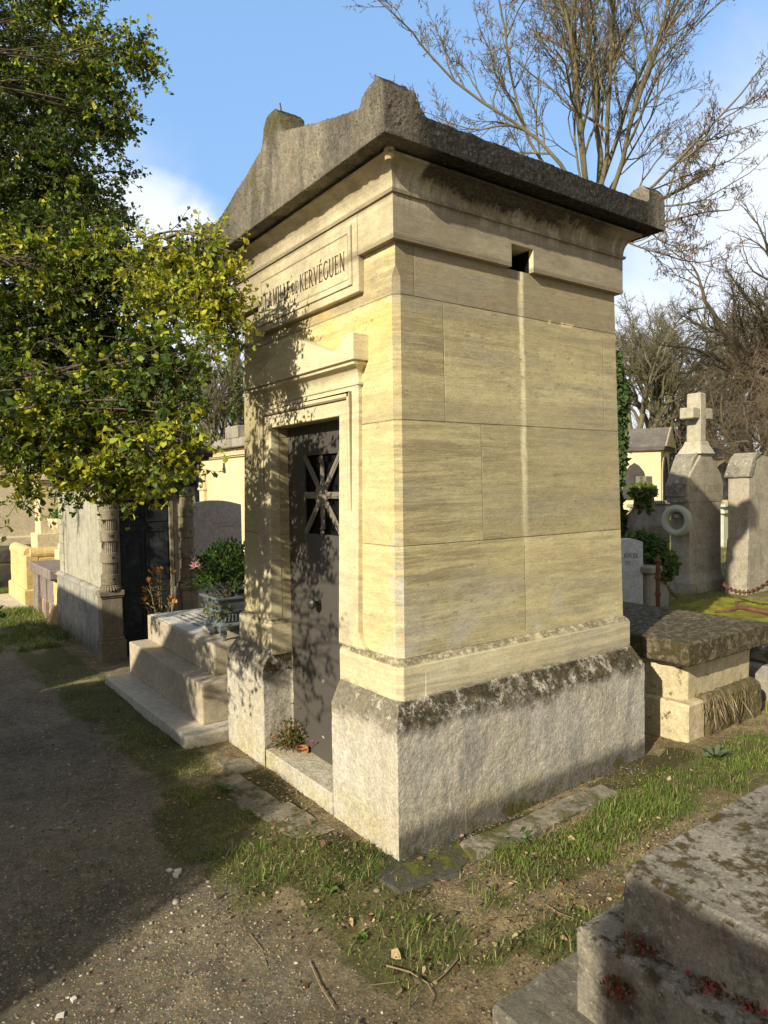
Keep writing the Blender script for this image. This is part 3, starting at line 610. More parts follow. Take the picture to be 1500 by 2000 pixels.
# base course (with chamfered front corners) and shaft
def oct_(i, z, c=.027, x0=None):
    x1 = DD - i; y0 = i; y1 = WW - i; x0 = i
    return [(x0 + c, y0, z), (x1, y0, z), (x1, y1, z), (x0 + c, y1, z), (x0, y1 - c, z), (x0, y0 + c, z)]
def shell(name, levels, mat, oy0=OY0, oy1=OY1, bev=.003):
    """levels: (inset, z); solid behind DX and two front piers either side of the door"""
    bm = BM()
    rings(bm, [[(DX + .02, i, z), (DD - i, i, z), (DD - i, WW - i, z), (DX + .02, WW - i, z)] for i, z in levels])
    c = .027
    rings(bm, [[(i + c, i, z), (DX + .02, i, z), (DX + .02, oy0, z), (i, oy0, z), (i, i + c, z)] for i, z in levels])
    rings(bm, [[(i, oy1, z), (DX + .02, oy1, z), (DX + .02, WW - i, z), (i + c, WW - i, z), (i, WW - i - c, z)] for i, z in levels])
    return obj(name, bm, mat, ch, bev=bev)
shell('base_course', [(.056, zb - .03), (.056, .808), (.060, .822), (.070, .834), (.084, .846)], M_TRIM)
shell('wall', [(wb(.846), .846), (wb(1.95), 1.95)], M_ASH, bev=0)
bm = BM(); z0, z1, z2 = 1.95, 2.43, 2.667
cc = .027
rings(bm, [[(i + c2, i, z), (DD - i, i, z), (DD - i, WW - i, z), (i + c2, WW - i, z), (i, WW - i - c2, z), (i, i + c2, z)] for (i, z, c2) in ((wb(z0), z0, cc), (wb(2.52), 2.52, cc), (wb(2.56), 2.565, .001), (wb(z2), z2, .001))])
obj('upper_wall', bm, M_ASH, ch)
# frieze with the square vent on the long side
F0 = .0805; V0, V1, VZ0, VZ1 = .800, .956, 2.669, 2.779
bm = BM(); fz0, fz1 = 2.667, 2.859
box(bm, F0, V0, F0, .6, fz0, fz1); box(bm, V1, DD - F0, F0, .6, fz0, fz1); box(bm, V0, V1, F0, .6, VZ1, fz1)
box(bm, F0, DD - F0, .6, WW - F0, fz0, fz1)
obj('frieze', bm, M_TRIM, ch)
obj('vent_shade_lining', box(box(Bx(V0 + .0005, V1 - .0005, .585, .598, VZ0, VZ1), V0 + .0005, V0 + .002, F0 + .05, .585, VZ0, VZ1), V1 - .002, V1 - .0005, F0 + .03, .585, VZ0, VZ1), M_DARK, ch)
# cove cornice
lv = [(.070, 2.859), (.066, 2.872), (.078, 2.878)]
for k in range(9):
    t = k / 8; lv.append((.078 - .073 * (1 - math.cos(t * math.pi / 2)), 2.880 + .098 * math.sin(t * math.pi / 2)))
lv += [(.005, 2.990), (.03, 2.992), (.03, 3.008)]
obj('cornice', rings(BM(), [rect(i, DD - i, i, WW - i, z) for i, z in lv]), M_TRIM, ch)
# roof slab with gabled ends, corner acroteria and ridge blocks
s = -.071; X0, X1, Y0, Y1 = s, DD + .1, s, WW - s; zk = 3.004; zt = 3.128; ym = WW / 2
def gable(y):      # top of the gable wall as a function of y
    t = abs(y - ym) / (ym - Y0)
    z = 3.135 + (3.405 - 3.135) * (1 - t) ** 1.15
    return z
prof = [(Y0, zk), (Y1, zk)]
right = [(Y0, 3.20), (Y0 + .045, 3.243), (Y0 + .10, 3.232), (Y0 + .155, 3.205), (Y0 + .175, 3.165)]
ymid = [Y0 + .20 + (ym - .115 - Y0 - .20) * k / 10 for k in range(11)]
right += [(y, gable(y)) for y in ymid] + [(ym - .088, 3.44), (ym - .083, 3.475), (ym - .05, 3.508)]
left = [(2 * ym - y, z) for y, z in right]
prof = [(Y0, zk)] + right + left[::-1] + [(Y1, zk)]
bm = BM()
for xa, xb in ((X0, X0 + .155), (X1 - .155, X1)):
    prism(bm, prof[::-1], 0, xa, xb)
roofz = 3.34
prism(bm, [(Y0 + .002, zk), (Y0 + .002, zt), (ym, roofz), (Y1 - .002, zt), (Y1 - .002, zk)][::-1], 0, X0 + .15, X1 - .15)
# swept shoulders of the corner blocks along the eaves
for yy0, yy1 in ((Y0, Y0 + .16), (Y1 - .16, Y1)):
    sh = [(X0 + .153, zt - .03), (X0 + .153, 3.225), (X0 + .175, 3.19), (X0 + .19, 3.15), (X0 + .215, 3.132), (X0 + .26, zt - .002), (X0 + .26, zt - .03)]
    prism(bm, [(x, z) for x, z in sh][::-1], 1, yy0 + .001, yy1)
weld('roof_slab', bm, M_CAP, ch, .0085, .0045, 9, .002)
bm = BM(); box(bm, X0 + .30, X0 + .34, ym - .07, ym + .07, 3.3, 3.31)
bm.free()
obj('iron_pin', tube(BM(), [(X0 + .07, ym + .02, 3.49), (X0 + .072, ym + .018, 3.56), (X0 + .068, ym + .02, 3.585)], .004, 6), M_RUST, ch)
obj('broken_lug', lathe(BM(), (.028, .028), [(.004, 2.952), (.017, 2.957), (.023, 2.975), (.022, 3.004)], 14), stone('lug_stone', (.5, .4, .22), (.55, .45, .27), (.2, .16, .1)), ch, rough=(.012, .003, 30))
# name tablet
bm = BM(); box(bm, .079, .12, .352, 1.402, 2.503, 2.666); box(bm, .079, .0805, .352, 1.402, 2.666, 2.858)
tab = obj('name_tablet', bm, M_TRIM, ch, bev=.003)
def frame(x0, x1, ya, yb, za, zb_, w): 
    bm = BM(); outer = [(ya, za), (yb, za), (yb, zb_), (ya, zb_)]; inn = [(ya + w, za + w), (yb - w, za + w), (yb - w, zb_ - w), (ya + w, zb_ - w)]
    A = [bm.verts.new((x0, *p)) for p in outer]; B = [bm.verts.new((x1, *p)) for p in outer]; C = [bm.verts.new((x1 + .004, *p)) for p in inn]; D = [bm.verts.new((x0, *p)) for p in inn]
    for i in range(4):
        j = (i + 1) % 4
        bm.faces.new((A[i], A[j], B[j], B[i])); bm.faces.new((B[i], B[j], C[j], C[i])); bm.faces.new((C[i], C[j], D[j], D[i]))
    return bm
M_GROOVE_SHADE = flat('joint_shadow_line', (.24, .19, .12), .95)  # thin raised strips, coloured dark for the shade of moulding grooves
obj('tablet_groove_shade', Bx(.078, .0795, .398, 1.385, 2.541, 2.821), M_GROOVE_SHADE, tab)
obj('tablet_frame', frame(.079, .071, .401, 1.382, 2.544, 2.818, .030), M_TRIM, tab, bev=.002)
obj('tablet_groove_shade', Bx(.0775, .079, .4305, 1.3525, 2.5735, 2.7885), M_GROOVE_SHADE, tab)
obj('tablet_field', Bx(.0762, .079, .435, 1.348, 2.578, 2.784), M_TRIM, tab, bev=.0015)
words = [('FAMILLE', .088, 0), (' ', .05, 0), ('DE', .062, .004), (' ', .05, 0), ('KERVÉGUEN', .088, 0)]
wsc = 1.; tw = text_width(words); wsc = (1.305 - .452) / tw
bm = BM(); text_mesh(bm, words, (.0762, 1.303, 2.626), (0, -1, 0), (0, 0, 1), (-1, 0, 0), .0012, wsc, bold=1.15)
obj('inscription', bm, M_INSC, tab)
# door surround
ob = .372; oe = 1.442; zt_ = 2.088
bm = BM()
for y0, y1, f in ((ob, OY0 + .002, 0), (OY1 - .002, oe, 1)):
    xs = wb(1.2) - .020
    y = (y0, y1)
    hexa(bm, [(wb(.84) - .030, y[0], .84), (.13, y[0], .84), (.13, y[1], .84), (wb(.84) - .030, y[1], .84)], [(wb(1.95) - .022, y[0], 1.951), (.13, y[0], 1.951), (.13, y[1], 1.951), (wb(1.95) - .022, y[1], 1.951)])
box(bm, wb(2) - .022, .13, ob, oe, 1.949, zt_)
# flared foot running into the base course
for (ya, sg) in ((ob, -1), (oe, 1)):
    pts = [(ya, .95)] + [(ya + sg * (.10 * (1 - math.cos(t * math.pi / 2 / 6))), .95 - .115 * math.sin(t * math.pi / 2 / 6)) for t in range(1, 7)] + [(ya + sg * .10, .82), (ya, .82)]
    prism(bm, pts if sg < 0 else pts[::-1], 0, wb(.9) - .028, .12)
sur = obj('door_surround', bm, M_TRIM, ch, bev=.003)
bm = BM()      # inner bead
for (y0, y1, g0, g1) in ((.430, .452, .88, 2.05), (1.362, 1.384, .88, 2.05)): box(bm, wb(1.5) - .030, .1, y0, y1, g0, g1)
box(bm, wb(1.5) - .030, .1, .430, 1.384, 2.028, 2.05)
obj('bead_moulding', bm, M_TRIM, sur, bev=.004)
bm = BM()
for (y0, y1, g0, g1) in ((.4525, .457, .88, 2.028), (1.357, 1.3615, .88, 2.028), (.4255, .4295, .88, 2.055), (1.3845, 1.3885, .88, 2.055)): box(bm, wb(1.5) - .0255, .1, y0, y1, g0, g1)
box(bm, wb(1.5) - .0255, .1, .457, 1.357, 2.0235, 2.0275); box(bm, wb(1.5) - .0255, .1, .43, 1.384, 2.0505, 2.0545)
obj('bead_groove_shade', bm, M_GROOVE_SHADE, sur)
# hood: cove and small pediment
lvl = []
for k in range(9):
    t = k / 8; lvl.append((.085 - .052 * (1 - math.cos(t * math.pi / 2)), .040 * (1 - math.cos(t * math.pi / 2)), 2.094 + .072 * math.sin(t * math.pi / 2)))
lvl = [(.075, .012, 2.080), (.073, .014, 2.090)] + lvl + [(.032, .042, 2.176), (.038, .036, 2.178), (.038, .036, 2.186)]
obj('hood_cove', rings(BM(), [rect(x, .15, ob - yo, oe + yo, z) for x, yo, z in lvl]), M_TRIM, ch)
hy0, hy1 = .318, 1.508; hm = (hy0 + hy1) / 2
hp = [(hy0, 2.184), (hy0, 2.303), (hy0 + .03, 2.309), (hy0 + .088, 2.303), (hy0 + .105, 2.27), (hy0 + .135, 2.247), (hy0 + .19, 2.248), (hm - .04, 2.378), (hm, 2.386)]
hp = hp + [(2 * hm - y, z) for y, z in hp[-2::-1]]
obj('hood_pediment', prism(BM(), hp[::-1], 0, .021, .125), M_TRIM, ch, bev=.004, seg=2)
# iron door
gy0, gy1, gz0, gz1 = .70, 1.082, 1.350, 1.782; cy, cz = .891, 1.562
bm = BM(); dx0, dx1 = .187, .197
box(bm, dx0, dx1, OY0, OY1, .106, gz0); box(bm, dx0, dx1, OY0, OY1, gz1, 1.9505); box(bm, dx0, dx1, OY0, gy0, gz0, gz1); box(bm, dx0, dx1, gy1, OY1, gz0, gz1)
box(bm, dx0 - .0025, dx0, OY0, OY1, .952, .957); 
door = obj('door', bm, M_IRON, ch)
obj('door_shade_plate', Bx(.2055, .2065, .66, 1.12, 1.32, 1.82), M_DARK, door)
bm = BM()
def bar(y0, z0, y1, z1, w):
    d = Vector((0, y1 - y0, z1 - z0)).normalized(); n = Vector((0, -d.z, d.y)) * w / 2
    A, B = Vector((0, y0, z0)), Vector((0, y1, z1))
    for (k, xx, xe) in ((1, .183, .192), (.45, .179, .184)):
        q = [A - n * k, B - n * k, B + n * k, A + n * k]
        hexa(bm, [v + Vector((xe, 0, 0)) for v in q], [v + Vector((xx, 0, 0)) for v in q])
for (yy, z_) in ((gy0, gz0), (gy0, gz1), (gy1, gz0), (gy1, gz1)): bar(cy, cz, yy, z_, .036)
bar(cy, gz0 + .03, cy, gz1 - .03, .034); bar(gy0, cz, gy1, cz, .036)
obj('grille', bm, M_GRILLE, door, bev=.0015)
bm = BM()
def disc(cy_, cz_, prof, n=32, mod=None):
    return rings(bm, [[(x, cy_ + r * (1 + (.05 * math.cos(16 * 2 * math.pi * i / n) if mod and j < 3 else 0)) * math.cos(2 * math.pi * i / n), cz_ + r * 1.0 * math.sin(2 * math.pi * i / n)) for i in range(n)] for j, (r, x) in enumerate(prof)])
disc(cy, cz, [(.060, .184), (.060, .176), (.055, .173), (.050, .176), (.044, .172), (.020, .169), (.016, .164), (.006, .160)], 64, True)
obj('rosette', bm, M_GRILLE, door)
for sg in (-1, 1):
    obj('finial', rings(BM(), [circ_ for circ_ in [[(.182 + .012 * math.cos(2 * math.pi * i / 10) * r, cy + .018 * r * math.sin(2 * math.pi * i / 10), cz + sg * zz_) for i in range(10)] for r, zz_ in ((.9, .175), (1.1, .182), (.7, .188), (.8, .196), (.95, .203), (.4, .214), (.05, .218))]]), M_GRILLE, door)
bm = BM()
k_ = [(.004, .172), (.016, .170), (.018, .155), (.012, .148), (.022, .140), (.03, .128), (.028, .116), (.016, .106), (.002, .103)]
disc(.935, .978, [(r, x) for r, x in [(.010, .187), (.010, .15), (.022, .146), (.031, .135), (.030, .124), (.018, .113), (.003, .110)]], 24, True)
obj('handle', bm, M_BLACKIRON, door)
bm = BM(); disc(.913, .548, [(.013, .187), (.013, .183), (.010, .178), (.003, .175)], 16); obj('rivet', bm, M_GRILLE, door)
# ------------------------------------------------------------------ paving at its foot
pv = [([(-.16, 1.28), (-.30, 1.26), (-.33, .86), (-.13, .80)], 'cracked grey paving slab half under grass by the mausoleum doorway'),
      ([(-.02, 1.44), (-.19, 1.56), (-.22, 1.30), (-.03, 1.27)], 'small pale paving slab between the stepped grave and mausoleum'),
      ([(-.10, .79), (-.30, .85), (-.27, .44), (-.06, .40)], 'grey mossy paving slab below the mausoleum door sill'),
      ([(.30, -.05), (.24, -.20), (1.28, -.17), (1.30, -.05)], 'long narrow grey kerb slab along the side of the mausoleum')]
pv.append(([(-.17, .10), (-.13, -.17), (.14, -.22), (.34, -.13), (.30, .05), (.0, .08)], 'dark mossy footing stone under the near corner of the mausoleum'))
for pts, lb in pv:
    pts = pts if np.cross(np.array(pts[1]) - pts[0], np.array(pts[2]) - pts[1]) > 0 else pts[::-1]
    tag(obj('paving_slab', prism(BM(), pts, 2, -.08, .010 if pts[0][0] < .2 else .022), M_PAVE if 'dark' not in lb else M_DKMOSS, None, bev=.008, rough=(.03, .006, 9)), lb, 'paving slab', 'paving slabs at the foot of the mausoleum')
# ------------------------------------------------------------------ stepped grave with planter
sg = thing('stepped_grave', 'new pale limestone stepped grave with an inscribed top beside the tall mausoleum', 'grave', (.5, 2.8, 0))
obj('base_slab', prism(BM(), [(-.30, 3.66), (-.262, 1.83), (1.5, 1.83), (1.5, 3.66)], 2, -.12, .07), M_NEWSLAB, sg, bev=.012, seg=2)
obj('lower_step', prism(BM(), [(-.098, 3.645), (-.098, 1.985), (1.4, 1.985), (1.4, 3.645)], 2, .068, .335), M_NEWSTONE, sg, bev=.012, seg=2)
top = obj('upper_block', prism(BM(), [(.055, 3.63), (.055, 2.15), (1.3, 2.15), (1.3, 3.63)], 2, .334, .545), M_NEWSTONE, sg, bev=.012, seg=2)
obj('top_plaque', Bx(.075, .62, 2.45, 3.61, .545, .549), M_PLAQUE, top)
bm = BM(); box(bm, .155, .95, 2.50, 2.62, .548, .592); box(bm, .50, .62, 2.25, 3.02, .548, .588)
obj('raised_cross', bm, M_NEWSTONE, sg, bev=.004)
bm = BM()      # rows of small engraved capitals, unreadable at this size in the photo
rr = random.Random(4)
for row in range(6):
    x = .20 + row * .058; y = 3.44 - abs(row - 1.5) * .03
    while y > 2.78 + abs(row - 2) * .035:
        w = rr.uniform(.008, .02)
        if rr.random() > .15:
            box(bm, x, x + .026, y - w, y - w + .005, .5492, .5502); box(bm, x + rr.choice([0, .012, .022]), x + rr.choice([.004, .026]) + .003, y - w, y, .5492, .5502)
        y -= w + .011
obj('engraved_lines', bm, flat('engraved_black', (.06, .055, .05), .8), top)
def star(bm, c, r, u, v, n, th=.004):
    c, u, v, n = map(Vector, (c, u, v, n)); P = [c + u * (math.sin(k * math.pi / 5) * (r if k % 2 == 0 else r * .42)) + v * (math.cos(k * math.pi / 5) * (r if k % 2 == 0 else r * .42)) for k in range(10)]
    A = [bm.verts.new(p) for p in P]; B = [bm.verts.new(p + n * th) for p in P]
    bm.faces.new(B); [bm.faces.new((A[i], A[(i + 1) % 10], B[(i + 1) % 10], B[i])) for i in range(10)]
# pink granite headstone behind the planter
hs = thing('headstone', 'speckled pink granite headstone with a curved top and faint gilt letters, beside the tall mausoleum', 'headstone', (1.4, 5.36, 0))
HY = 5.3; x0, x1 = float(unp(366, 980, 1, HY)[0]), float(unp(471, 980, 1, HY)[0]); hz = float(unp(471, 985, 1, HY)[2])
pts = [(x0, 0), (x1, 0), (x1, hz)] + [(x1 + (x0 - x1) * k / 14, hz + .055 * math.sin(math.pi * k / 14)) for k in range(1, 14)] + [(x0, hz)]
obj('slab', prism(BM(), pts, 1, HY, HY + .12), M_PINK, hs, bev=.004)
bm = BM()
for (xx, zz, ww, hh) in ((x0 + .30, hz - .22, .30, .018), (x0 + .36, hz - .262, .2, .028), (x0 + .12, hz - .18, .14, .008)):
    q = xx
    while q < xx + ww:
        w = rr.uniform(.006, .014); box(bm, q, q + .003, HY - .0015, HY, zz, zz + hh); box(bm, q, q + w, HY - .0015, HY, zz + rr.choice([0, hh * .45, hh - .003]), zz + rr.choice([.003, hh * .45 + .003])) if hh else None; q += w + .006
obj('gilt_letters', bm, M_GOLD, hs)
# cast planter on the grave
px_, py_ = .28, 2.36
pl = thing('planter', 'blue-grey cast iron square planter on scrolled feet standing on the stepped grave', 'planter', (px_, py_, .546))
def sq(h, z, n=1): return rect(px_ - h, px_ + h, py_ - h, py_ + h, z)
bm = rings(BM(), [sq(.145, .640), (sq(.150, .652)), sq(.132, .664), sq(.128, .672), sq(.140, .735), sq(.146, .738), sq(.146, .752), sq(.142, .756), sq(.158, .83), sq(.172, .834), sq(.176, .848), sq(.168, .853), sq(.155, .853), sq(.15, .80)])
for sx, sy in ((-1, 0), (0, -1), (1, 0), (0, 1)):
    for k in range(9):
        t = (k - 4) * .026
        for (z0, z1, r0) in ((.676, .728, .133),):
            if sx: box(bm, px_ + sx * r0 - .006, px_ + sx * r0 + .006, py_ + t - .006, py_ + t + .006, z0, z1, (px_ + sx * (r0 + .011) - .006, px_ + sx * (r0 + .011) + .006, py_ + t - .006, py_ + t + .006))
            else: box(bm, px_ + t - .006, px_ + t + .006, py_ + sy * r0 - .006, py_ + sy * r0 + .006, z0, z1, (px_ + t - .006, px_ + t + .006, py_ + sy * (r0 + .011) - .006, py_ + sy * (r0 + .011) + .006))
obj('body', bm, M_GREYIRON, pl, bev=.002)
for sx in (-1, 1):
    for sy in (-1, 1):
        c = (px_ + sx * .112, py_ + sy * .112); bm = BM()
        rings(bm, [[(c[0] + sx * o_ + dx, c[1] + sy * o_ + dy, z) for dx, dy in ((-w, -w), (w, -w), (w, w), (-w, w))] for o_, w, z in ((.012, .014, .546), (.0, .013, .556), (-.004, .016, .575), (.006, .022, .60), (.018, .024, .62), (.012, .028, .642))])
        for k in range(6): pass
        tube(bm, [(c[0] + sx * .024, c[1] + sy * .004, .6 + .016 * math.sin(a)) if 0 else (c[0] + sx * (.026), c[1] + .014 * math.cos(a), .598 + .014 * math.sin(a)) for a in [i * .7 for i in range(9)]], .004, 5)
        tube(bm, [(c[0] + .014 * math.cos(a), c[1] + sy * .026, .598 + .014 * math.sin(a)) for a in [i * .7 for i in range(9)]], .004, 5)
        obj('foot', bm, M_GREYIRON, pl, bev=.003)
def bush(name, label, cat, c, rad, n, L, base, top_cols, stems=24, zbase=None, group=None, trail=None, fold=.3, flowers=None):
    t = thing(name, label, cat, (c[0], c[1], zbase), group)
    d = randdir(n); d[:, 2] = np.abs(d[:, 2]) * 1.1 - .15; P = np.array(c) + d * np.array(rad) * (rng.random((n, 1)) ** .45) * (.72 + .55 * fbm(d[:, 0] * 2 + d[:, 2], d[:, 1] * 2 - d[:, 2], 1.3, 1, 2))[:, None]
    dirs = d * .8 + rng.normal(size=(n, 3)) * .6 + np.array([0, 0, .3]); cols = np.empty((n, 3))
    pick = (fbm(P[:, 0] * 3, P[:, 2] * 3 + P[:, 1] * 2, 3, 2) * len(top_cols) * 1.4 - .3 * len(top_cols)).clip(0, len(top_cols) - 1).astype(int)
    for k, tc_ in enumerate(top_cols): m = pick == k; cols[m] = vary(tc_, m.sum(), .28)
    V, F_, C = leaf_batch(P, dirs, L * rng.uniform(.6, 1.25, n), L * .55 * rng.uniform(.7, 1.2, n), cols, fold, 'lance')
    link('foliage', mesh_np('foliage', V, [F_], C), M_LEAF, t)
    bm = BM()
    for k in range(stems):
        e = np.array(c) + randdir(1)[0] * np.array(rad) * .8; e[2] = max(e[2], c[2]); b = np.array([c[0] + rng.normal() * rad[0] * .15, c[1] + rng.normal() * rad[1] * .15, zbase])
        tube(bm, [b, (b + e) / 2 + rng.normal(size=3) * .02, e], [.004, .003, .0015], 4)
    obj('stems', bm, M_TWIG, t)
    return t
bs = bush('potted_shrub', 'bushy dark green shrub with red-brown tips growing in the grey planter', 'shrub', (px_ - .0, py_ + .03, .95), (.27, .28, .28), 2100, .040, None, [(.03, .06, .02), (.055, .11, .02), (.08, .14, .025), (.12, .07, .03)], 26, .80)
P = []; 
for k in range(9):
    a = rng.uniform(2.2, 5.2); b = np.array([px_ + .16 * math.cos(a), py_ + .16 * math.sin(a), .86]); 
    for j in range(9): P.append(b + np.array([.03 * math.cos(a), .03 * math.sin(a), 0]) * min(j, 3) / 2 + np.array([rng.normal() * .012, rng.normal() * .012, -.022 * j * rng.uniform(.6, 1.1)]))
P = np.array(P); n = len(P); V, F_, C = leaf_batch(P, rng.normal(size=(n, 3)) + [0, 0, -.5], np.full(n, .034), np.full(n, .026), vary((.13, .14, .035), n), .2, 'lance')
link('trailing_ivy', mesh_np('trailing_ivy', V, [F_], C), M_LEAF, bs)
fp = at(384, 1102, 4.66); n = 40; V, F_, C = leaf_batch(fp + rng.normal(size=(n, 3)) * .012, rng.normal(size=(n, 3)) + [-.3, -.3, .2], np.full(n, .035), np.full(n, .009), vary((.62, .36, .42), n, .15), .2, 'lance')
link('pink_flower', mesh_np('pink_flower', V, [F_], C), M_LEAF, bs)
# ------------------------------------------------------------------ small classical chapel with banded columns
Yc = 4.45
c2 = thing('chapel', 'small sooty classical chapel with starred banded columns and black door under the green tree', 'chapel', (.35, 5.5, 0))
cx0, cx1 = -.075, .735; ct = 1.66
bm = BM(); box(bm, -.10, .055, Yc + .10, 6.72, -.1, .62, (-.085, .055, Yc + .10, 6.72)); box(bm, .6, .80, Yc + .06, 6.72, -.1, .64)
box(bm, -.115, .05, Yc + .10, 6.74, .62, .66, (-.07, .05, Yc + .10, 6.72))
obj('plinth', bm, M_CH2P, c2, bev=.01, rough=(.05, .003, 8))
bm = BM(); zc = .66; k = 0
while zc < 1.70:
    h = .112
    box(bm, -.055, .03, Yc + .17, Yc + .36, zc + .002, zc + h - .003); box(bm, -.044, .03, Yc + .363, 6.44, zc + .001, zc + h - .001); box(bm, -.055, .03, 6.445, 6.66, zc + .002, zc + h - .003); zc += h
box(bm, -.042, .03, Yc + .17, 6.65, .66, zc); box(bm, .62, .78, Yc + .10, 6.7, .6, zc); box(bm, .03, .62, 6.5, 6.7, 0, zc)
obj('wall', bm, M_CH2, c2)
obj('door_frame', box(box(box(BM(), .055, .085, Yc + .08, Yc + .14, .0, 1.62), .575, .61, Yc + .08, Yc + .14, .0, 1.62), .085, .575, Yc + .08, Yc + .14, 1.52, 1.62), M_CH2D, c2, bev=.004)
bm = BM(); box(bm, .085, .575, Yc + .13, Yc + .15, 0, 1.52)
for (xa, xb, za, zb_) in ((.10, .32, .1, .62), (.34, .56, .1, .62), (.10, .32, .72, 1.22), (.34, .56, .72, 1.22), (.10, .32, 1.3, 1.48), (.34, .56, 1.3, 1.48)):
    box(bm, xa, xb, Yc + .122, Yc + .13, za, za + .02); box(bm, xa, xb, Yc + .122, Yc + .13, zb_ - .02, zb_); box(bm, xa, xa + .02, Yc + .122, Yc + .13, za + .02, zb_ - .02); box(bm, xb - .02, xb, Yc + .122, Yc + .13, za + .02, zb_ - .02)
obj('door', bm, M_OLDDOOR, c2)
M_STAR = [flat('star_stone', (.05, .045, .035), .9), flat('star_stone_pale', (.12, .11, .09), .9)]
for kx, xc in enumerate((-.022, .735)):
    bm = BM()
    r = .118 if kx == 0 else .105
    box(bm, xc - r + .0, xc + r, Yc - .02, Yc + .14, -.1, .19); box(bm, xc - r + .012, xc + r - .012, Yc - .005, Yc + .14, .19, .225); box(bm, xc - r + .02, xc + r - .022, Yc + .002, Yc + .14, .225, .595)
    box(bm, xc - r + .012, xc + r - .012, Yc - .008, Yc + .14, .595, .615); box(bm, xc - r, xc + r - .004, Yc - .02, Yc + .14, .615, .665)
    pd = obj('pedestal', bm, M_CH2D, c2, bev=.006)
    cen = (xc, Yc + .06); n = 48
    prof = [(.098, .665), (.102, .68), (.098, .695), (.086, .700), (.09, .708), (.083, .716), (.07, .718)]
    col = obj('column', lathe(BM(), cen, prof + [(.066, .72), (.066, 1.66)], n, lambda i: 1.0 if i % 2 else .93), M_CH2D, c2)
    z = .722
    for b in range(5):
        obj('band', lathe(BM(), cen, [(.060, z - .001), (.078, z), (.080, z + .004), (.080, z + .092), (.078, z + .096), (.060, z + .097)], 32), M_CH2D, col)
        bm = BM(); star(bm, (xc + .018, Yc - .0195, z + .052), .019, (1, .25, 0), (0, 0, 1), (-.05, -1, 0)); obj('star', bm, M_STAR[kx], col); z += .205
bm = BM()
box(bm, -.115, .845, Yc - .02, 6.8, 1.64, 1.655); box(bm, -.09, .83, Yc - .0, 6.78, 1.655, 1.68); box(bm, -.135, .90, Yc - .05, 6.82, 1.68, 1.70)
box(bm, -.095, .83, Yc - .0, 6.78, 1.70, 1.86)
for k in range(4): box(bm, .745 + k * .022, .757 + k * .022, Yc - .01, Yc, 1.72, 1.84); box(bm, -.09 + k * .022, -.078 + k * .022, Yc - .01, Yc, 1.72, 1.84)
for k in range(34):
    xx = .02 + k * .0205; box(bm, xx, xx + .012, Yc - .008, Yc, 1.832, 1.842)
    if k < 6: box(bm, .71, .722, Yc - .008, Yc, 1.735 + k * .016, 1.745 + k * .016)
box(bm, -.13, .87, Yc - .04, 6.8, 1.86, 1.90); box(bm, -.17, .93, Yc - .09, 6.85, 1.90, 1.93); box(bm, -.19, .96, Yc - .12, 6.87, 1.93, 1.955)
obj('entablature', bm, M_SOOT, c2, bev=.003)
bm = BM(); text_mesh(bm, [('FAMILLE', .06, 0), (' ', .03, 0), ('DE', .06, 0)], (.30, Yc - .0005, 1.755), (1, 0, 0), (0, 0, 1), (0, -1, 0), .0012, .9)
obj('inscription', bm, flat('soot_letters', (.015, .014, .012), .9), c2)
bm = BM(); prism(bm, [(-.20, 1.956), (.97, 1.956), (1.0, 1.985), (.385, 2.30), (-.23, 1.985)], 1, Yc - .13, 6.9)
obj('roof', bm, M_SOOT, c2, bev=.006)
# dried flowers leaning at the chapel door
dv = thing('dried_flowers', 'bunch of dried brown and orange lilies standing at the black chapel door', 'flowers', (.36, 4.2, .0))
bm = BM(); fl = []; lf = []
base = np.array([.36, 4.2, .0])
for k in range(15):
    a = rng.uniform(0, 6.28); sp = rng.uniform(.02, .15); h = rng.uniform(.50, .84)
    tip = base + [sp * math.cos(a) * 1.1, sp * math.sin(a) * .7, h]; mid = base * .5 + tip * .5 + [0, 0, .05]
    tube(bm, [base + [rng.normal() * .012, rng.normal() * .012, 0], mid, tip], [.006, .005, .003], 5); fl.append((tip, tip - mid))
    for j in range(16): q = rng.uniform(.25, 1); lf.append(base + (tip - base) * q)
obj('stems', bm, flat('dry_stem', (.22, .16, .08), .8), dv)
lf = np.array(lf); n = len(lf)
V, F_, C = leaf_batch(lf, rng.normal(size=(n, 3)) * [1, 1, .6] + [0, 0, .35], rng.uniform(.05, .10, n), rng.uniform(.012, .022, n), vary((.20, .165, .085), n, .3), .5, 'lance')
link('dry_leaves', mesh_np('dry_leaves', V, [F_], C), M_DRY, dv)
P = np.repeat(np.array([f[0] for f in fl]), 7, 0); dd = np.repeat(np.array([f[1] / np.linalg.norm(f[1]) for f in fl]), 7, 0) + rng.normal(size=(len(P), 3)) * .28
V, F_, C = leaf_batch(P, dd, rng.uniform(.05, .075, len(P)), rng.uniform(.022, .03, len(P)), vary((.42, .21, .065), len(P), .2), .6)
link('blooms', mesh_np('blooms', V, [F_], C), M_DRY, dv)
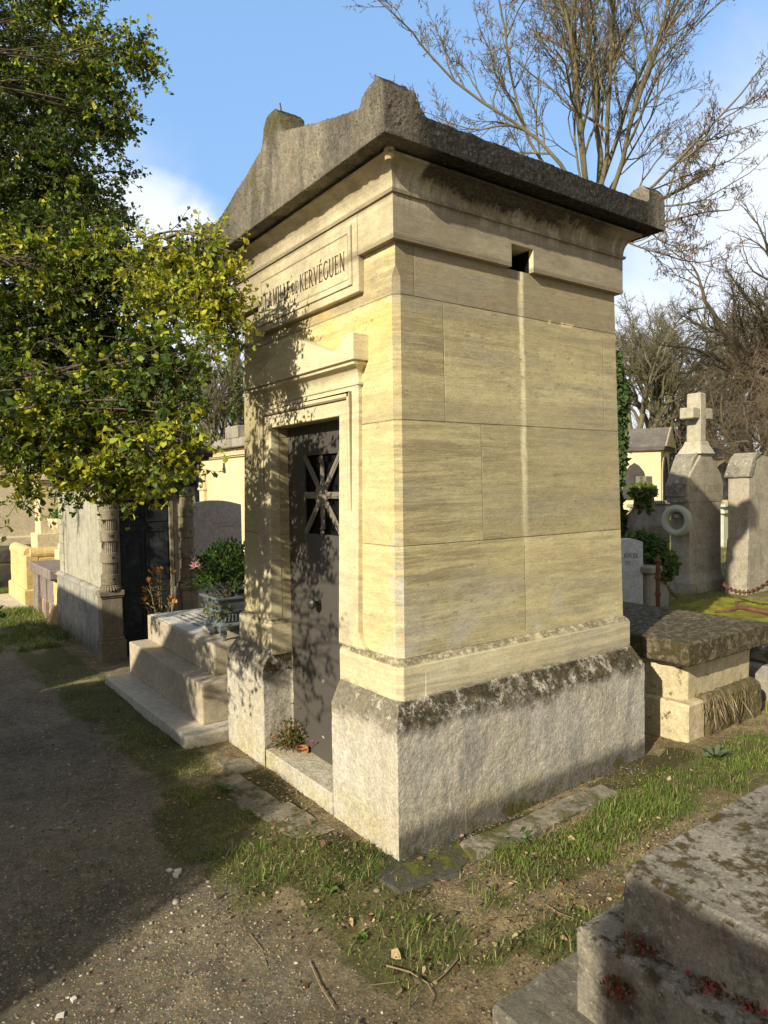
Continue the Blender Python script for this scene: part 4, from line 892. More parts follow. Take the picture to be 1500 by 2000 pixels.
# ------------------------------------------------------------------ small tomb with purple panels
st = thing('tomb', 'low box tomb with worn purple marble side, between the sooty chapel and yellow grave', 'tomb', (.2, 7.3, 0))
bm = BM(); box(bm, -.08, .5, 6.80, 8.05, -.1, .54); obj('core', bm, M_YEL, st, bev=.01, rough=(.05, .006, 6))
bm = BM(); box(bm, -.095, -.075, 6.98, 7.95, .2, .54); box(bm, -.12, -.075, 6.92, 7.02, -.1, .22); box(bm, -.12, -.075, 7.3, 7.42, -.1, .54); box(bm, -.13, -.07, 7.28, 7.44, -.1, .22); box(bm, -.13, -.07, 7.8, 8.1, -.1, .54); box(bm, -.14, -.07, 7.78, 8.12, -.1, .25)
obj('panels', bm, M_PURP, st, bev=.008)
obj('lid', Bx(-.17, .56, 6.72, 8.16, .54, .665), M_PURP, st, bev=.015, rough=(.06, .004, 7))
tag(obj('broken_stone', rings(BM(), [[(-.2, 6.78, -.05), (-.02, 6.72, -.05), (-.04, 6.86, -.05), (-.22, 6.9, -.05)], [(-.12, 6.76, .22), (-.04, 6.74, .27), (-.05, 6.82, .26), (-.13, 6.84, .2)]]), M_YEL, None, bev=.01), 'leaning broken piece of pale stone between purple tomb and small chapel', 'stone')
# yellow grave with rounded rim
yg = thing('rimmed_grave', 'yellow limestone grave surround with a fat rounded rim at the path edge', 'grave', (.5, 9.1, 0))
bm = BM(); box(bm, -.17, .0, 8.46, 9.9, -.1, .72); box(bm, .0, 1.5, 8.46, 8.62, -.1, .68); obj('wall', bm, M_YEL, yg, bev=.012, rough=(.06, .004, 6))
bm = BM(); tube(bm, [(-.085, 9.95, .735), (-.085, 8.55, .735)], .092, 16); tube(bm, [(-.1, 8.535, .735), (1.5, 8.535, .735)], .088, 16); obj('rim', bm, M_YEL, yg)
obj('footing', Bx(-.21, .0, 8.44, 9.92, -.1, .24), M_YEL, yg, bev=.02)
obj('front_slab', Bx(-.55, -.16, 8.35, 9.9, -.1, .03), M_NEWSLAB, yg, bev=.01)
# shell urn and its plant
ur = thing('stone_urn', 'pale shell-carved stone urn on a pedestal behind the purple-panelled tomb', 'urn', (.32, 8.2, 0))
uc = (.325, 8.2)
obj('pedestal', box(box(BM(), uc[0] - .14, uc[0] + .14, uc[1] - .14, uc[1] + .14, -.1, .80), uc[0] - .10, uc[0] + .10, uc[1] - .10, uc[1] + .10, .80, .88), M_CREAM, ur, bev=.01)
obj('bowl', lathe(BM(), uc, [(.06, .88), (.05, .93), (.08, .97), (.16, 1.04), (.21, 1.11), (.22, 1.13), (.235, 1.20), (.24, 1.24), (.20, 1.24), (.18, 1.2)], 36, lambda i: 1 if i % 2 else .95), M_CREAM, ur)
t = thing('urn_plant', 'bright green tufted plant growing in the stone urn', 'plant', (uc[0], uc[1], 1.2)); n = 420
V, F_, C = leaf_batch(np.array([uc[0], uc[1], 1.23]) + rng.normal(size=(n, 3)) * [.085, .085, .02], rng.normal(size=(n, 3)) * [.7, .7, .3] + [0, 0, 1.], rng.uniform(.07, .19, n), np.full(n, .012), vary((.10, .22, .03), n), .3, 'lance')
link('foliage', mesh_np('foliage', V, [F_], C), M_LEAF, t); obj('soil', lathe(BM(), uc, [(.02, 1.215), (.17, 1.22), (.16, 1.232), (.01, 1.245)], 20), M_TWIG, t)
t = thing('low_tomb', 'dark mossy low stone tomb behind the yellow rimmed grave', 'tomb', (.1, 11.4, 0))
obj('base', Bx(-.62, 1.6, 10.7, 11.9, -.1, .42), M_DKMOSS, t, bev=.02, rough=(.1, .012, 5)); obj('top_slab', Bx(-.5, 1.5, 10.8, 11.8, .42, .66), M_DKMOSS, t, bev=.02, rough=(.1, .012, 5))
t = thing('beige_mausoleum', 'plain beige stone mausoleum wall closing the view at the left edge', 'mausoleum', (0, 14, 0))
obj('wall', Bx(-2.6, 2.0, 13, 16, -.1, 3.0), M_BEIGE, t); obj('plinth', Bx(-2.7, 2.1, 12.95, 16.05, -.1, .75), M_BEIGE, t, bev=.03); obj('cornice', Bx(-2.8, 2.2, 12.85, 16.1, 3.0, 3.25), M_BEIGE, t, bev=.03)
t = thing('pilaster_tomb', 'narrow cream stone pillar tomb behind the shell urn', 'tomb', (.4, 9.9, 0))
obj('shaft', Bx(.24, .7, 9.75, 10.2, -.1, 1.75), M_CREAM, t, bev=.01); obj('capital', box(Bx(.2, .74, 9.71, 10.24, 1.75, 1.80), .16, .78, 9.67, 10.28, 1.80, 1.88), M_CREAM, t, bev=.006); obj('foot', Bx(.18, .76, 9.69, 10.26, -.1, .95), M_CREAM, t, bev=.01)
# ------------------------------------------------------------------ cream chapel at the back left
cc3 = thing('cream_chapel', 'sunlit cream chapel with flat grey stone roof seen left of the tall mausoleum', 'chapel', (5.5, 10.4, 0))
obj('wall', Bx(4.0, 7.0, 8.2, 12.55, -.1, 2.26), M_CREAM, cc3)
bm = BM(); box(bm, 3.95, 7.05, 8.15, 12.62, 2.26, 2.29); box(bm, 3.91, 7.1, 8.1, 12.66, 2.29, 2.32); box(bm, 3.95, 7.05, 8.15, 12.62, 2.32, 2.42)
for k in range(62): box(bm, 3.925, 3.95, 8.2 + k * .07, 8.24 + k * .07, 2.33, 2.41)
obj('cornice', bm, M_CREAM, cc3)
bm = BM(); box(bm, 3.80, 7.2, 7.95, 12.8, 2.43, 2.60); prism(bm, [(3.82, 2.60), (7.18, 2.60), (5.5, 3.0)][::-1], 1, 8.0, 12.75); box(bm, 3.80, 4.15, 10.15, 10.75, 2.60, 2.84)
obj('roof', bm, M_GREY, cc3, bev=.015, rough=(.14, .005, 4))
bm = BM(); box(bm, 3.93, 4.0, 12.3, 12.56, -.1, 1.95); box(bm, 3.90, 4.0, 12.27, 12.59, 1.95, 2.02); box(bm, 3.90, 4.0, 12.27, 12.59, 1.60, 1.65)
obj('pilaster', bm, M_CREAM, cc3, bev=.01)
q = unp(438, 916, 0, 3.99)
pts = [(q[1] - .05, q[2] - .075), (q[1] + .05, q[2] - .075), (q[1] + .055, q[2]), (q[1] + .025, q[2] + .035), (q[1] + .014, q[2] + .10), (q[1], q[2] + .13), (q[1] - .014, q[2] + .10), (q[1] - .025, q[2] + .035), (q[1] - .055, q[2])]
obj('vent_grille', prism(BM(), pts, 0, 3.97, 4.0), M_BLACKIRON, cc3)
# ------------------------------------------------------------------ sarcophagus tomb beyond the side wall
sa = thing('sarcophagus_tomb', 'pale limestone tomb under a thick mossy slab, just behind the tall mausoleum', 'tomb', (2.6, .8, 0))
bx0, bx1, by0 = 2.115, 3.0, -.06
obj('plinth', Bx(bx0, 2.30, by0, 2.3, -.1, .272), M_SARCB, sa, bev=.012, rough=(.035, .004, 9))
obj('mossy_plinth', Bx(2.302, bx1, by0 - .01, 2.3, -.1, .285), M_SARCM, sa, bev=.03, rough=(.02, .012, 7))
obj('body', rings(BM(), [[(2.165, .05, .27), (2.215, 0, .27), (2.955, 0, .27), (2.955, 2.2, .27), (2.165, 2.2, .27)], [(2.155, .05, .53), (2.205, -.01, .53), (2.955, -.01, .53), (2.955, 2.2, .53), (2.155, 2.2, .53)]]), M_SARCB, sa, bev=.004)
obj('lid', rings(BM(), [rect(2.07, 3.04, -.09, 2.3, .515), rect(2.06, 3.05, -.10, 2.3, .525), rect(2.06, 3.05, -.1, 2.3, .645), rect(2.075, 3.035, -.085, 2.3, .657), rect(2.5, 2.6, .5, 2.3, .672)]), M_SARCL, sa, rough=(.016, .004, 14))
n = 85; xs = 2.26 + .55 * rng.random(n) ** 1.4; P = np.c_[xs, np.full(n, by0 - .012) + rng.normal(size=n) * .008, rng.uniform(.22, .30, n)]
D_ = np.c_[rng.normal(size=n) * .42, -np.abs(rng.normal(size=n)) * .22 - .03, -np.ones(n)]
V, F_, C = leaf_batch(P, D_, rng.uniform(.04, .20, n), np.full(n, .0020), vary((.30, .24, .14), n, .3), .5, 'lance')
link('dry_grass_fringe', mesh_np('dry_grass_fringe', V, [F_], C), M_DRY, sa)
# stones to the right of it
t = thing('kerbed_grave', 'grey stone kerbed grave with sloping top right behind the mossy slab tomb', 'grave', (4.0, -.1, 0))
obj('kerb', Bx(3.25, 4.3, -.75, .3, -.1, .30), M_GREY, t, bev=.02, rough=(.04, .006, 6)); obj('top', Bx(3.32, 4.3, -.68, .3, .30, .42), M_PAVE, t, bev=.02, rough=(.04, .006, 6)); obj('end_block', Bx(3.12, 3.3, -.6, -.3, -.1, .24), M_SARCB, t, bev=.02, rough=(.03, .006, 8))
rg = thing('mossy_grave', 'flat grave bed thick with yellow-green moss in front of the stone cross', 'grave', (4.2, 1.2, .3))
M_MOSSBED = stone('bright_moss', (.13, .13, .012), (.24, .22, .02), (.05, .055, .012), dirt=.7, bump=1., scale=2)
def bed(name, x0, x1, y0, y1, z, par): obj(name, Bx(x0, x1, y0, y1, -.1, z), M_MOSSBED, par, bev=.03, rough=(.035, .016, 6))
bed('moss_bed', 3.45, 5.0, -.35, 1.3, .47, rg); obj('stone_edge', Bx(3.35, 5.2, -.45, -.36, -.1, .50), M_PAVE, rg, bev=.012, rough=(.04, .005, 8)); 
# ------------------------------------------------------------------ cross monument with wreath
t_ = 7.3; A = at(1345, 1172, t_); zb0 = A[2] - .25; ox, oy = A[0], A[1]
OX1 = float(unp(1410, 1000, 1, oy)[0]); OY1_ = float(unp(1308, 1000, 0, ox)[1])
def oz(py): return float(at(1345, py, t_)[2])
ob_ = thing('cross_monument', 'grey stone monument topped by a short cross, wreath hanging on its shaded narrow side', 'monument', ((ox + OX1) / 2, (oy + OY1_) / 2, zb0))
w, d_ = OX1 - ox, OY1_ - oy
def ob_r(i, j, z): return rect(ox + i, OX1 - i, oy + j, OY1_ - j, z)
obj('shaft', rings(BM(), [ob_r(-.01, -.03, zb0), ob_r(-.01, -.03, oz(1140)), ob_r(.015, 0, oz(1122)), ob_r(.02, 0, oz(990)), ob_r(.0, 0, oz(980))]), M_OBEL, ob_, bev=.006)
xm = (ox + OX1) / 2
sh_ = [(ox + .0, oz(982)), (ox - .02, oz(975)), (ox - .02, oz(945)), (ox + .03, oz(925)), (ox + w * .32, oz(892)), (ox + w * .36, oz(880)), (ox + w * .64, oz(880)), (ox + w * .68, oz(892)), (OX1 - .03, oz(925)), (OX1 + .02, oz(945)), (OX1 + .02, oz(975)), (OX1, oz(982))]
obj('shoulders', prism(BM(), sh_, 1, oy - .004, OY1_ + .004), M_OBEL, ob_, bev=.006)
bm = BM(); box(bm, ox - .045, ox + .02, oy + .03, OY1_ + .03, oz(970), oz(947)); box(bm, ox - .03, ox + .02, oy + .03, OY1_ + .02, oz(982), oz(973))
prism(bm, [(ox - .045, oz(947)), (ox + .02, oz(947)), (ox + w * .34, oz(890)), (ox + w * .34, oz(882)), (ox + w * .2, oz(893))], 1, oy + .015, OY1_ + .03)
obj('coping', bm, M_OBELD, ob_, bev=.008, rough=(.03, .004, 10))
ym_ = (oy + OY1_) / 2; cw = .058; cdp = .08
bm = BM(); rings(bm, [rect(xm - .15, xm + .15, ym_ - .14, ym_ + .14, oz(886)), rect(xm - .12, xm + .12, ym_ - .12, ym_ + .12, oz(876)), rect(xm - .09, xm + .09, ym_ - .1, ym_ + .1, oz(868)), rect(xm - cw - .02, xm + cw + .02, ym_ - cdp - .01, ym_ + cdp + .01, oz(860))])
obj('cross_foot', bm, M_CROSS, ob_, bev=.006)
bm = BM(); box(bm, xm - cw, xm + cw, ym_ - cdp, ym_ + cdp, oz(861), oz(764)); box(bm, xm - .20, xm - cw, ym_ - cdp + .003, ym_ + cdp - .003, oz(816), oz(794)); box(bm, xm + cw, xm + .20, ym_ - cdp + .003, ym_ + cdp - .003, oz(816), oz(794))
obj('cross', bm, M_CROSS, ob_, bev=.01, rough=(.03, .003, 9))
bm = BM(); text_mesh(bm, [('FAMILLE', .075, 0), (' ', .035, 0), ('TRIPIER', .075, 0)], (ox + .02, oy - .0045, oz(962)), (1, 0, 0), (0, 0, 1), (0, -1, 0), .001, (w - .04) / text_width([('FAMILLE', .075, 0), (' ', .035, 0), ('TRIPIER', .075, 0)]), bold=.9)
obj('inscription', bm, flat('worn_letters', (.2, .18, .13), .9), ob_)
bm = BM()
for row in range(9):
    z = oz(1000 + row * 11); x = ox + .06
    while x < OX1 - .07:
        ww = rr.uniform(.01, .03); box(bm, x, x + ww, oy - .0015, oy + .001, z, z + rr.choice([.003, .012])); x += ww + .012
obj('worn_names', bm, flat('worn_names_mat', (.27, .265, .25), .9), ob_)
wr = thing('wreath', 'pale ceramic ring wreath hanging on the dark narrow side of the cross monument', 'wreath', (ox - .05, ym_, oz(1017)))
wc = Vector((ox - .045, ym_ + .0, oz(1017))); rm = .132; bm = BM()
NL = 36; Ls = []
for i in range(NL):
    a = 2 * math.pi * i / NL; c = wc + Vector((0, math.cos(a), math.sin(a))) * rm; e = Vector((0, math.cos(a), math.sin(a)))
    Ls.append([bm.verts.new(c + e * (.038 * math.cos(b)) + Vector((1, 0, 0)) * (.038 * math.sin(b))) for b in [2 * math.pi * k / 12 for k in range(12)]])
for i in range(NL):
    for k in range(12): bm.faces.new((Ls[i][k], Ls[i][(k + 1) % 12], Ls[(i + 1) % NL][(k + 1) % 12], Ls[(i + 1) % NL][k]))
obj('ring', bm, M_WREATH, wr, smooth=True)
obj('hook', Bx(ox - .05, ox + .01, ym_ - .03, ym_ + .03, oz(1012), oz(1004)), M_GREY, wr, bev=.003)
# right round-shouldered stele
t_ = 7.3; A = at(1425, 1140, t_); B_ = unp(1560, 1000, 1, A[1]); zt0 = float(at(1430, 893, t_)[2]); yb_ = float(unp(1462, 1000, 0, A[0] + .0)[1]) 
A2 = at(1462, 1140, t_ - .15); yb0, yb1 = A2[1], A2[1] + .22; xw0 = A2[0] - .0; xw1 = xw0 + .62
te = thing('stele', 'grey round-shouldered stele with a pocked mossy top, right of the cross monument', 'headstone', (xw0 + .3, yb0 + .15, .3))
pp = [(xw0, .2), (xw1, .2), (xw1, zt0 - .28), (xw1 - .09, zt0 - .2), (xw1 - .12, zt0 - .06), (xw1 - .2, zt0 - .0), (xw0 + .24, zt0 + .02), (xw0 + .14, zt0 - .02), (xw0 + .08, zt0 - .14), (xw0 + .0, zt0 - .20)]
obj('slab', prism(BM(), pp, 1, yb0, yb1), M_OBEL, te, bev=.008)
obj('coping', rings(BM(), [rect(xw0 - .02, xw0 + .06, yb0 - .01, yb1 + .02, zt0 - .22), rect(xw0 - .03, xw0 + .06, yb0 - .01, yb1 + .03, zt0 - .20), rect(xw0 + .06, xw0 + .14, yb0 - .01, yb1 + .02, zt0 - .02), rect(xw0 + .16, xw0 + .3, yb0 - .01, yb1 + .02, zt0 + .045)]), M_OBELD, te, bev=.008, rough=(.025, .006, 9))
obj('foot', Bx(xw0 - .05, xw0 + .0, yb0 - .0, yb1 + .02, .2, 1.0, (xw0 - .01, xw0, yb0, yb1)), M_OBEL, te, bev=.008)
# white granite headstone with lettering, low tomb behind it
t_ = 6.3; q0, q1 = at(1205, 1060, t_), at(1256, 1062, t_); u = (q1 - q0) * [1, 1, 0]; wd = np.linalg.norm(u); u /= wd
mh = thing('white_headstone', 'small white speckled granite headstone with lettering and date at the corner of the mausoleum', 'headstone', (q0[0], q0[1], .2))
bm = BM(); nrm_ = np.array([-u[1], u[0], 0]) * -1; 
if np.dot(nrm_, CAM - q0) < 0: nrm_ = -nrm_
top_ = [(k / 10 * wd, q0[2] + .035 * math.sin(math.pi * (k / 10) * .9 + .25)) for k in range(11)]
fr = [(0, .2)] + top_ + [(wd, .2)]
L0 = [q0 * [1, 1, 0] + u * a_ + [0, 0, z_] for a_, z_ in fr]; rings(bm, [L0, [p - nrm_ * .09 for p in L0]])
obj('slab', bm, M_LIGHTG, mh, bev=.003)
bm = BM(); text_mesh(bm, [('MERCIER', .042, 0)], q0 * [1, 1, 0] + u * (wd * .26) + [0, 0, float(at(1222, 1090, t_)[2])], u, (0, 0, 1), nrm_, .001, .72)
text_mesh(bm, [('-', .036, 0), ('2017', .036, 0)], q0 * [1, 1, 0] + u * (wd * .26) + [0, 0, float(at(1222, 1103, t_)[2])], u, (0, 0, 1), nrm_, .001, .72)
obj('inscription', bm, flat('grey_letters', (.12, .12, .13), .8), mh)
# ------------------------------------------------------------------ right background, near to far
def P2(px, py, t): return at(px, py, t)
a_ = P2(1258, 1100, 6.6)
t = thing('low_tomb', 'low grey box tomb smothered in dark ivy, left of the cross monument', 'tomb', (a_[0] + .5, a_[1] + .3, .3))
obj('box', Bx(a_[0] - .25, a_[0] + .08, a_[1] - .22, a_[1] + .4, .1, float(P2(1280, 1112, 6.6)[2])), M_GREY, t, bev=.02, rough=(.06, .005, 6)); ztomb = float(P2(1280, 1112, 6.6)[2])
obj('lid', Bx(a_[0] - .29, a_[0] + .12, a_[1] - .26, a_[1] + .45, ztomb, ztomb + .07), M_GREY, t, bev=.015)
def ivy(name, label, centers, n, L, base=(.035, .07, .018), lit=(.12, .18, .04), par=None, drop=0., stemmy=True):
    t = par or thing(name, label, 'ivy', centers[0][0])
    Ps = []; 
    for c, r in centers:
        m = int(n * (r[0] * r[2]) / sum(q[1][0] * q[1][2] for q in centers)); d = randdir(m); Ps.append(np.array(c) + d * np.array(r) * (rng.random((m, 1)) ** .35))
    Ps = np.concatenate(Ps); m = len(Ps); D_ = rng.normal(size=(m, 3)) + [0, 0, -.4]
    nr = rng.normal(size=(m, 3)) * .6 + (CAM - Ps) / np.linalg.norm(CAM - Ps, axis=1, keepdims=True) * .5 + [0, 0, .4]
    k = rng.random((m, 1)); cols = np.asarray(base) * (1 - k) + np.asarray(lit) * k; cols = np.clip(cols * (1 + rng.normal(size=(m, 1)) * .2), .003, 1)
    V, F_, C = leaf_batch(Ps, D_, rng.uniform(.7, 1.2, m) * L, rng.uniform(.7, 1.1, m) * L * .85, cols, .2, 'lance', nr)
    link('foliage', mesh_np('foliage', V, [F_], C), M_LEAF, t); return t
def v3(p): return tuple(float(q) for q in p)
tv = ivy('ivy_mound', 'dark ivy mound spreading over the low grey tomb beside the cross monument', [(v3(P2(1262, 1063, 6.6)), (.16, .2, .12)), (v3(P2(1282, 1095, 6.5)), (.16, .2, .13)), (v3(P2(1298, 1110, 6.4)), (.08, .12, .12)), (v3(P2(1245, 1050, 6.6)), (.12, .1, .06))], 2600, .05)
# cross pedestal under ivy
c_ = P2(1258, 1035, 8.2)
t = thing('ivied_cross', 'broken stone cross base overgrown with trailing ivy, between mausoleum and wreath monument', 'monument', (c_[0], c_[1], .4))
obj('base', rings(BM(), [rect(c_[0] - .22, c_[0] + .22, c_[1] - .2, c_[1] + .2, .2), rect(c_[0] - .22, c_[0] + .22, c_[1] - .2, c_[1] + .2, float(P2(0, 1045, 8.2)[2])), rect(c_[0] - .10, c_[0] + .1, c_[1] - .09, c_[1] + .09, float(P2(0, 1012, 8.2)[2])), rect(c_[0] - .09, c_[0] + .09, c_[1] - .08, c_[1] + .08, float(P2(0, 990, 8.2)[2]))]), M_GREY, t, bev=.01)
za, zc_ = float(P2(0, 990, 8.2)[2]), float(P2(0, 968, 8.2)[2])
obj('arm', Bx(c_[0] - .17, c_[0] + .17, c_[1] - .07, c_[1] + .07, za, zc_), M_PAVE, t, bev=.008); obj('top', Bx(c_[0] - .07, c_[0] + .07, c_[1] - .07, c_[1] + .07, zc_, float(P2(0, 950, 8.2)[2])), M_PAVE, t, bev=.008)
ivy('ivy', None, [(v3(P2(1255, 958, 8.1)), (.2, .16, .09)), (v3(P2(1256, 985, 8.1)), (.06, .12, .16)), (v3(P2(1262, 1005, 8.1)), (.04, .06, .12))], 800, .05, (.05, .09, .02), (.2, .26, .05), par=t)
for (nm, lb, cat, px0, px1, pt, pb, tt, dep, mat) in (
    ('orange_block', 'orange-tinted square stone pillar behind the ivied cross base', 'pillar', 1226, 1240, 998, 1045, 9.4, .3, flat('orange_stone', (.5, .3, .16), .9)),
    ('grey_pillar', 'plain grey square pillar with flat cap behind the ivied cross base', 'pillar', 1262, 1275, 985, 1040, 9.4, .3, M_GREY),
    ('narrow_stele', 'narrow mottled grey stele with rounded top left of the wreath', 'headstone', 1293, 1311, 978, 1058, 8.6, .2, M_OBEL),
    ('green_grey_tomb', 'pale green-grey moulded box tomb between the cross monument and stele', 'tomb', 1404, 1440, 985, 1062, 12.5, .9, stone('greengrey', (.40, .42, .33), (.48, .49, .38), bump=.2)),
    ('pale_headstone', 'far pale headstone low behind the green-grey tomb', 'headstone', 1484, 1500, 1000, 1048, 16., .2, M_GREY),
    ('far_box_tomb', 'far low grey tomb beyond the ivied cross', 'tomb', 1272, 1296, 1040, 1056, 13., .8, M_GREY)):
    a0, a1 = P2(px0, pt, tt), P2(px1, pt, tt); zt_2 = float(a0[2]); wdt = float(np.linalg.norm((a1 - a0)[:2])) * .8
    t = thing(nm if nm in ('narrow_stele',) else {'orange_block': 'stone_pillar', 'grey_pillar': 'stone_pillar', 'green_grey_tomb': 'box_tomb', 'pale_headstone': 'headstone', 'far_box_tomb': 'box_tomb'}[nm], lb, cat, (a0[0], a0[1], .4))
    obj('body', Bx(a0[0], a0[0] + wdt, a0[1] - wdt * .3, a0[1] - wdt * .3 + dep, .2, zt_2 - .05), mat, t, bev=.02)
    if nm == 'green_grey_tomb':
        obj('ledge', Bx(a0[0] - .05, a0[0] + wdt + .3, a0[1] - wdt * .3 - .05, a0[1] + dep, zt_2 - .17, zt_2 - .11), mat, t, bev=.01); obj('lid', Bx(a0[0] - .08, a0[0] + wdt + .35, a0[1] - wdt * .3 - .08, a0[1] + dep, zt_2 - .05, zt_2), mat, t, bev=.01)
    else: obj('cap', Bx(a0[0] - .02, a0[0] + wdt + .02, a0[1] - wdt * .3 - .02, a0[1] - wdt * .3 + dep + .02, zt_2 - .05, zt_2), mat, t, bev=.012)
# far chapels with pointed openings
def far_chapel(px0, px1, pe, pr, tt, label, ridge_left=True, windows=(), wallm=M_CREAM):
    a0, a1 = P2(px0, pe, tt), P2(px1, pe, tt); cen = (a0 + a1) / 2; wd = float(np.linalg.norm((a1 - a0)[:2])); ze = float(a0[2]); zr = float(P2(px0, pr, tt)[2])
    t = thing('chapel', label, 'chapel', (cen[0], cen[1], .4)); u = (a1 - a0) * [1, 1, 0]; u /= np.linalg.norm(u); v = np.array([-u[1], u[0], 0]); 
    if np.dot(v, CAM - cen) > 0: v = -v
    # two visible faces: a long side (left part) and a gabled front (right part)
    th = R(38); ux = u * math.cos(th) + v * math.sin(th) * -1; 
    S_ = u * math.cos(.5) + v * math.sin(.5); Fr = u * math.cos(.5 - math.pi / 2 + .0) + v * math.sin(.5 - math.pi / 2); 
    L_ = wd * .62 / math.cos(.5); Wf = wd * .42 / max(.3, abs(math.cos(.5 - math.pi / 2)))
    c0 = a0 * [1, 1, 0] ; c1 = c0 + (u * math.cos(-.45) + v * math.sin(-.45)) * wd * .60 / math.cos(.45); c2_ = c1 + (u * math.cos(1.0) + v * math.sin(1.0)) * wd * .40 / math.cos(1.0); c3 = c0 + (c2_ - c1)
    def Z(p, z): return (float(p[0]), float(p[1]), float(z))
    obj('wall', rings(BM(), [[Z(c, .2) for c in (c0, c1, c2_, c3)], [Z(c, ze) for c in (c0, c1, c2_, c3)]]), wallm, t)
    def ex(c, k=.12): m = (c0 + c1 + c2_ + c3) / 4; d = c - m; return c + d / np.linalg.norm(d) * k
    obj('eaves', rings(BM(), [[Z(ex(c), ze) for c in (c0, c1, c2_, c3)], [Z(ex(c, .16), ze + .09) for c in (c0, c1, c2_, c3)]]), M_SLATE, t)
    e = [ex(c, .16) for c in (c0, c1, c2_, c3)]; r0 = (e[0] + e[3]) / 2; r1 = (e[1] + e[2]) / 2; bm = BM()
    vs = [bm.verts.new(Z(p, z)) for p, z in ((e[0], ze + .09), (e[1], ze + .09), (e[2], ze + .09), (e[3], ze + .09), (r0, zr), (r1, zr))]
    for f in ((0, 1, 5, 4), (2, 3, 4, 5), (0, 4, 3), (0, 3, 2, 1)): bm.faces.new([vs[i] for i in f])
    obj('roof', bm, M_SLATE, t); bm = BM(); q = [Z(e[1], ze + .09), Z(e[2], ze + .09), Z(r1, zr)]
    o3 = (c1 - c0) / np.linalg.norm(c1 - c0) * .05; rings(bm, [q, [tuple(np.array(p) + o3) for p in q]]); obj('gable', bm, wallm, t)
    for (face, f0, wdw, zb_, zt_3) in windows:
        A, B = (c0, c1) if face == 0 else (c1, c2_); uu = (B - A) / np.linalg.norm(B - A); nn = np.array([uu[1], -uu[0], 0]); nn = nn if np.dot(nn, CAM - A) > 0 else -nn
        m = A + (B - A) * f0; hw = wdw / 2; zz0, zz1 = zb_, zt_3
        prof = [(-hw, zz0), (hw, zz0), (hw, zz1 - hw * 1.5), (hw * .8, zz1 - hw * .8), (hw * .4, zz1 - hw * .25), (0, zz1), (-hw * .4, zz1 - hw * .25), (-hw * .8, zz1 - hw * .8), (-hw, zz1 - hw * 1.5)]
        for (nm, k, o_, mt) in (('arch_frame', 1.25, .02, wallm), ('opening', 1., .035, M_SOOT)):
            pts = [m + uu * (x * k) + np.array([0, 0, zz0 + (z - zz0) * (1 + (k - 1) * .3)]) for x, z in prof]
            obj(nm, rings(BM(), [[tuple(p - nn * .05) for p in pts], [tuple(p + nn * o_) for p in pts]]), mt, t)
    return t
far_chapel(1212, 1322, 882, 836, 17, 'far gothic chapel with slate roof and pointed arches left of the cross', windows=((0, .35, .55, 1.2, 2.1), (1, .45, .6, .6, 2.25)))
far_chapel(1372, 1470, 898, 872, 24, 'distant cream chapel with a pointed window between cross and stele', windows=((0, .6, .8, 1.0, 2.3), (1, .5, .6, .8, 2.2)))
far_chapel(1478, 1570, 905, 885, 27, 'distant cream chapel at the right edge beyond the stele', windows=((0, .4, .7, .8, 2.1),))
far_chapel(1296, 1345, 912, 900, 30, 'distant small cream chapel just left of the cross monument', windows=((0, .5, .7, .8, 2.0),))
# rusty post and sagging chains
pb = P2(1285, 1152, 6.0); pt_ = P2(1285, 1092, 6.0)
ps = thing('chain_post', 'rusty ringed iron post holding a chain in front of the ivy', 'post', (pb[0], pb[1], .3))
zp0, zp1 = .35, float(pt_[2])
obj('shaft', lathe(BM(), (pb[0], pb[1]), [(.03, zp0)] + sum([[(.018, zp0 + .02 + k * (zp1 - zp0) / 4), (.018, zp0 + (k + .8) * (zp1 - zp0) / 4), (.027, zp0 + (k + .86) * (zp1 - zp0) / 4), (.027, zp0 + (k + .93) * (zp1 - zp0) / 4)] for k in range(4)], []) + [(.012, zp1 + .01), (.002, zp1 + .03)], 12), M_RUST, ps)
def chain(pts, label, r=.02, w=.0045):
    pts = [np.array(p) for p in pts]; seg = np.cumsum([0] + [np.linalg.norm(b - a) for a, b in zip(pts, pts[1:])]); n = int(seg[-1] / (r * 2.2)); bm = BM()
    for k in range(n):
        s_ = seg[-1] * (k + .5) / n; i = min(np.searchsorted(seg, s_) - 1, len(pts) - 2); f = (s_ - seg[i]) / (seg[i + 1] - seg[i]); c = Vector(v3(pts[i] * (1 - f) + pts[i + 1] * f)); d = Vector(v3(pts[i + 1] - pts[i])).normalized()
        up = Vector((0, 0, 1)); s2 = d.cross(up).normalized(); u2 = s2 if k % 2 else s2.cross(d).normalized()
        L = []
        for a in range(10):
            an = a * math.pi / 5; cc_ = c + d * math.cos(an) * r * 1.5 + u2 * math.sin(an) * r * .75; e = (d * math.cos(an) + u2 * math.sin(an)).normalized(); z2 = d.cross(u2)
            L.append([bm.verts.new(cc_ + (e * math.cos(b) + z2 * math.sin(b)) * w) for b in (0, 1.57, 3.14, 4.71)])
        for a in range(10):
            for b in range(4): bm.faces.new((L[a][b], L[a][(b + 1) % 4], L[(a + 1) % 10][(b + 1) % 4], L[(a + 1) % 10][b]))
    tag(obj('chain', bm, M_RUST), label, 'chain', None)
def sag(a, b, s_, n=12): a, b = np.array(a), np.array(b); return [a * (1 - t) + b * t - np.array([0, 0, 4 * s_ * t * (1 - t)]) for t in np.linspace(0, 1, n)]
chain(sag(P2(1286, 1106, 6.0), P2(1324, 1168, 6.2), .05), 'rusty chain hanging from the iron post down to the cross monument', .018)
chain(sag(P2(1412, 1140, 6.9), P2(1520, 1120, 5.6), .12), 'rusty chain sagging across the moss at the right edge', .024, .006)
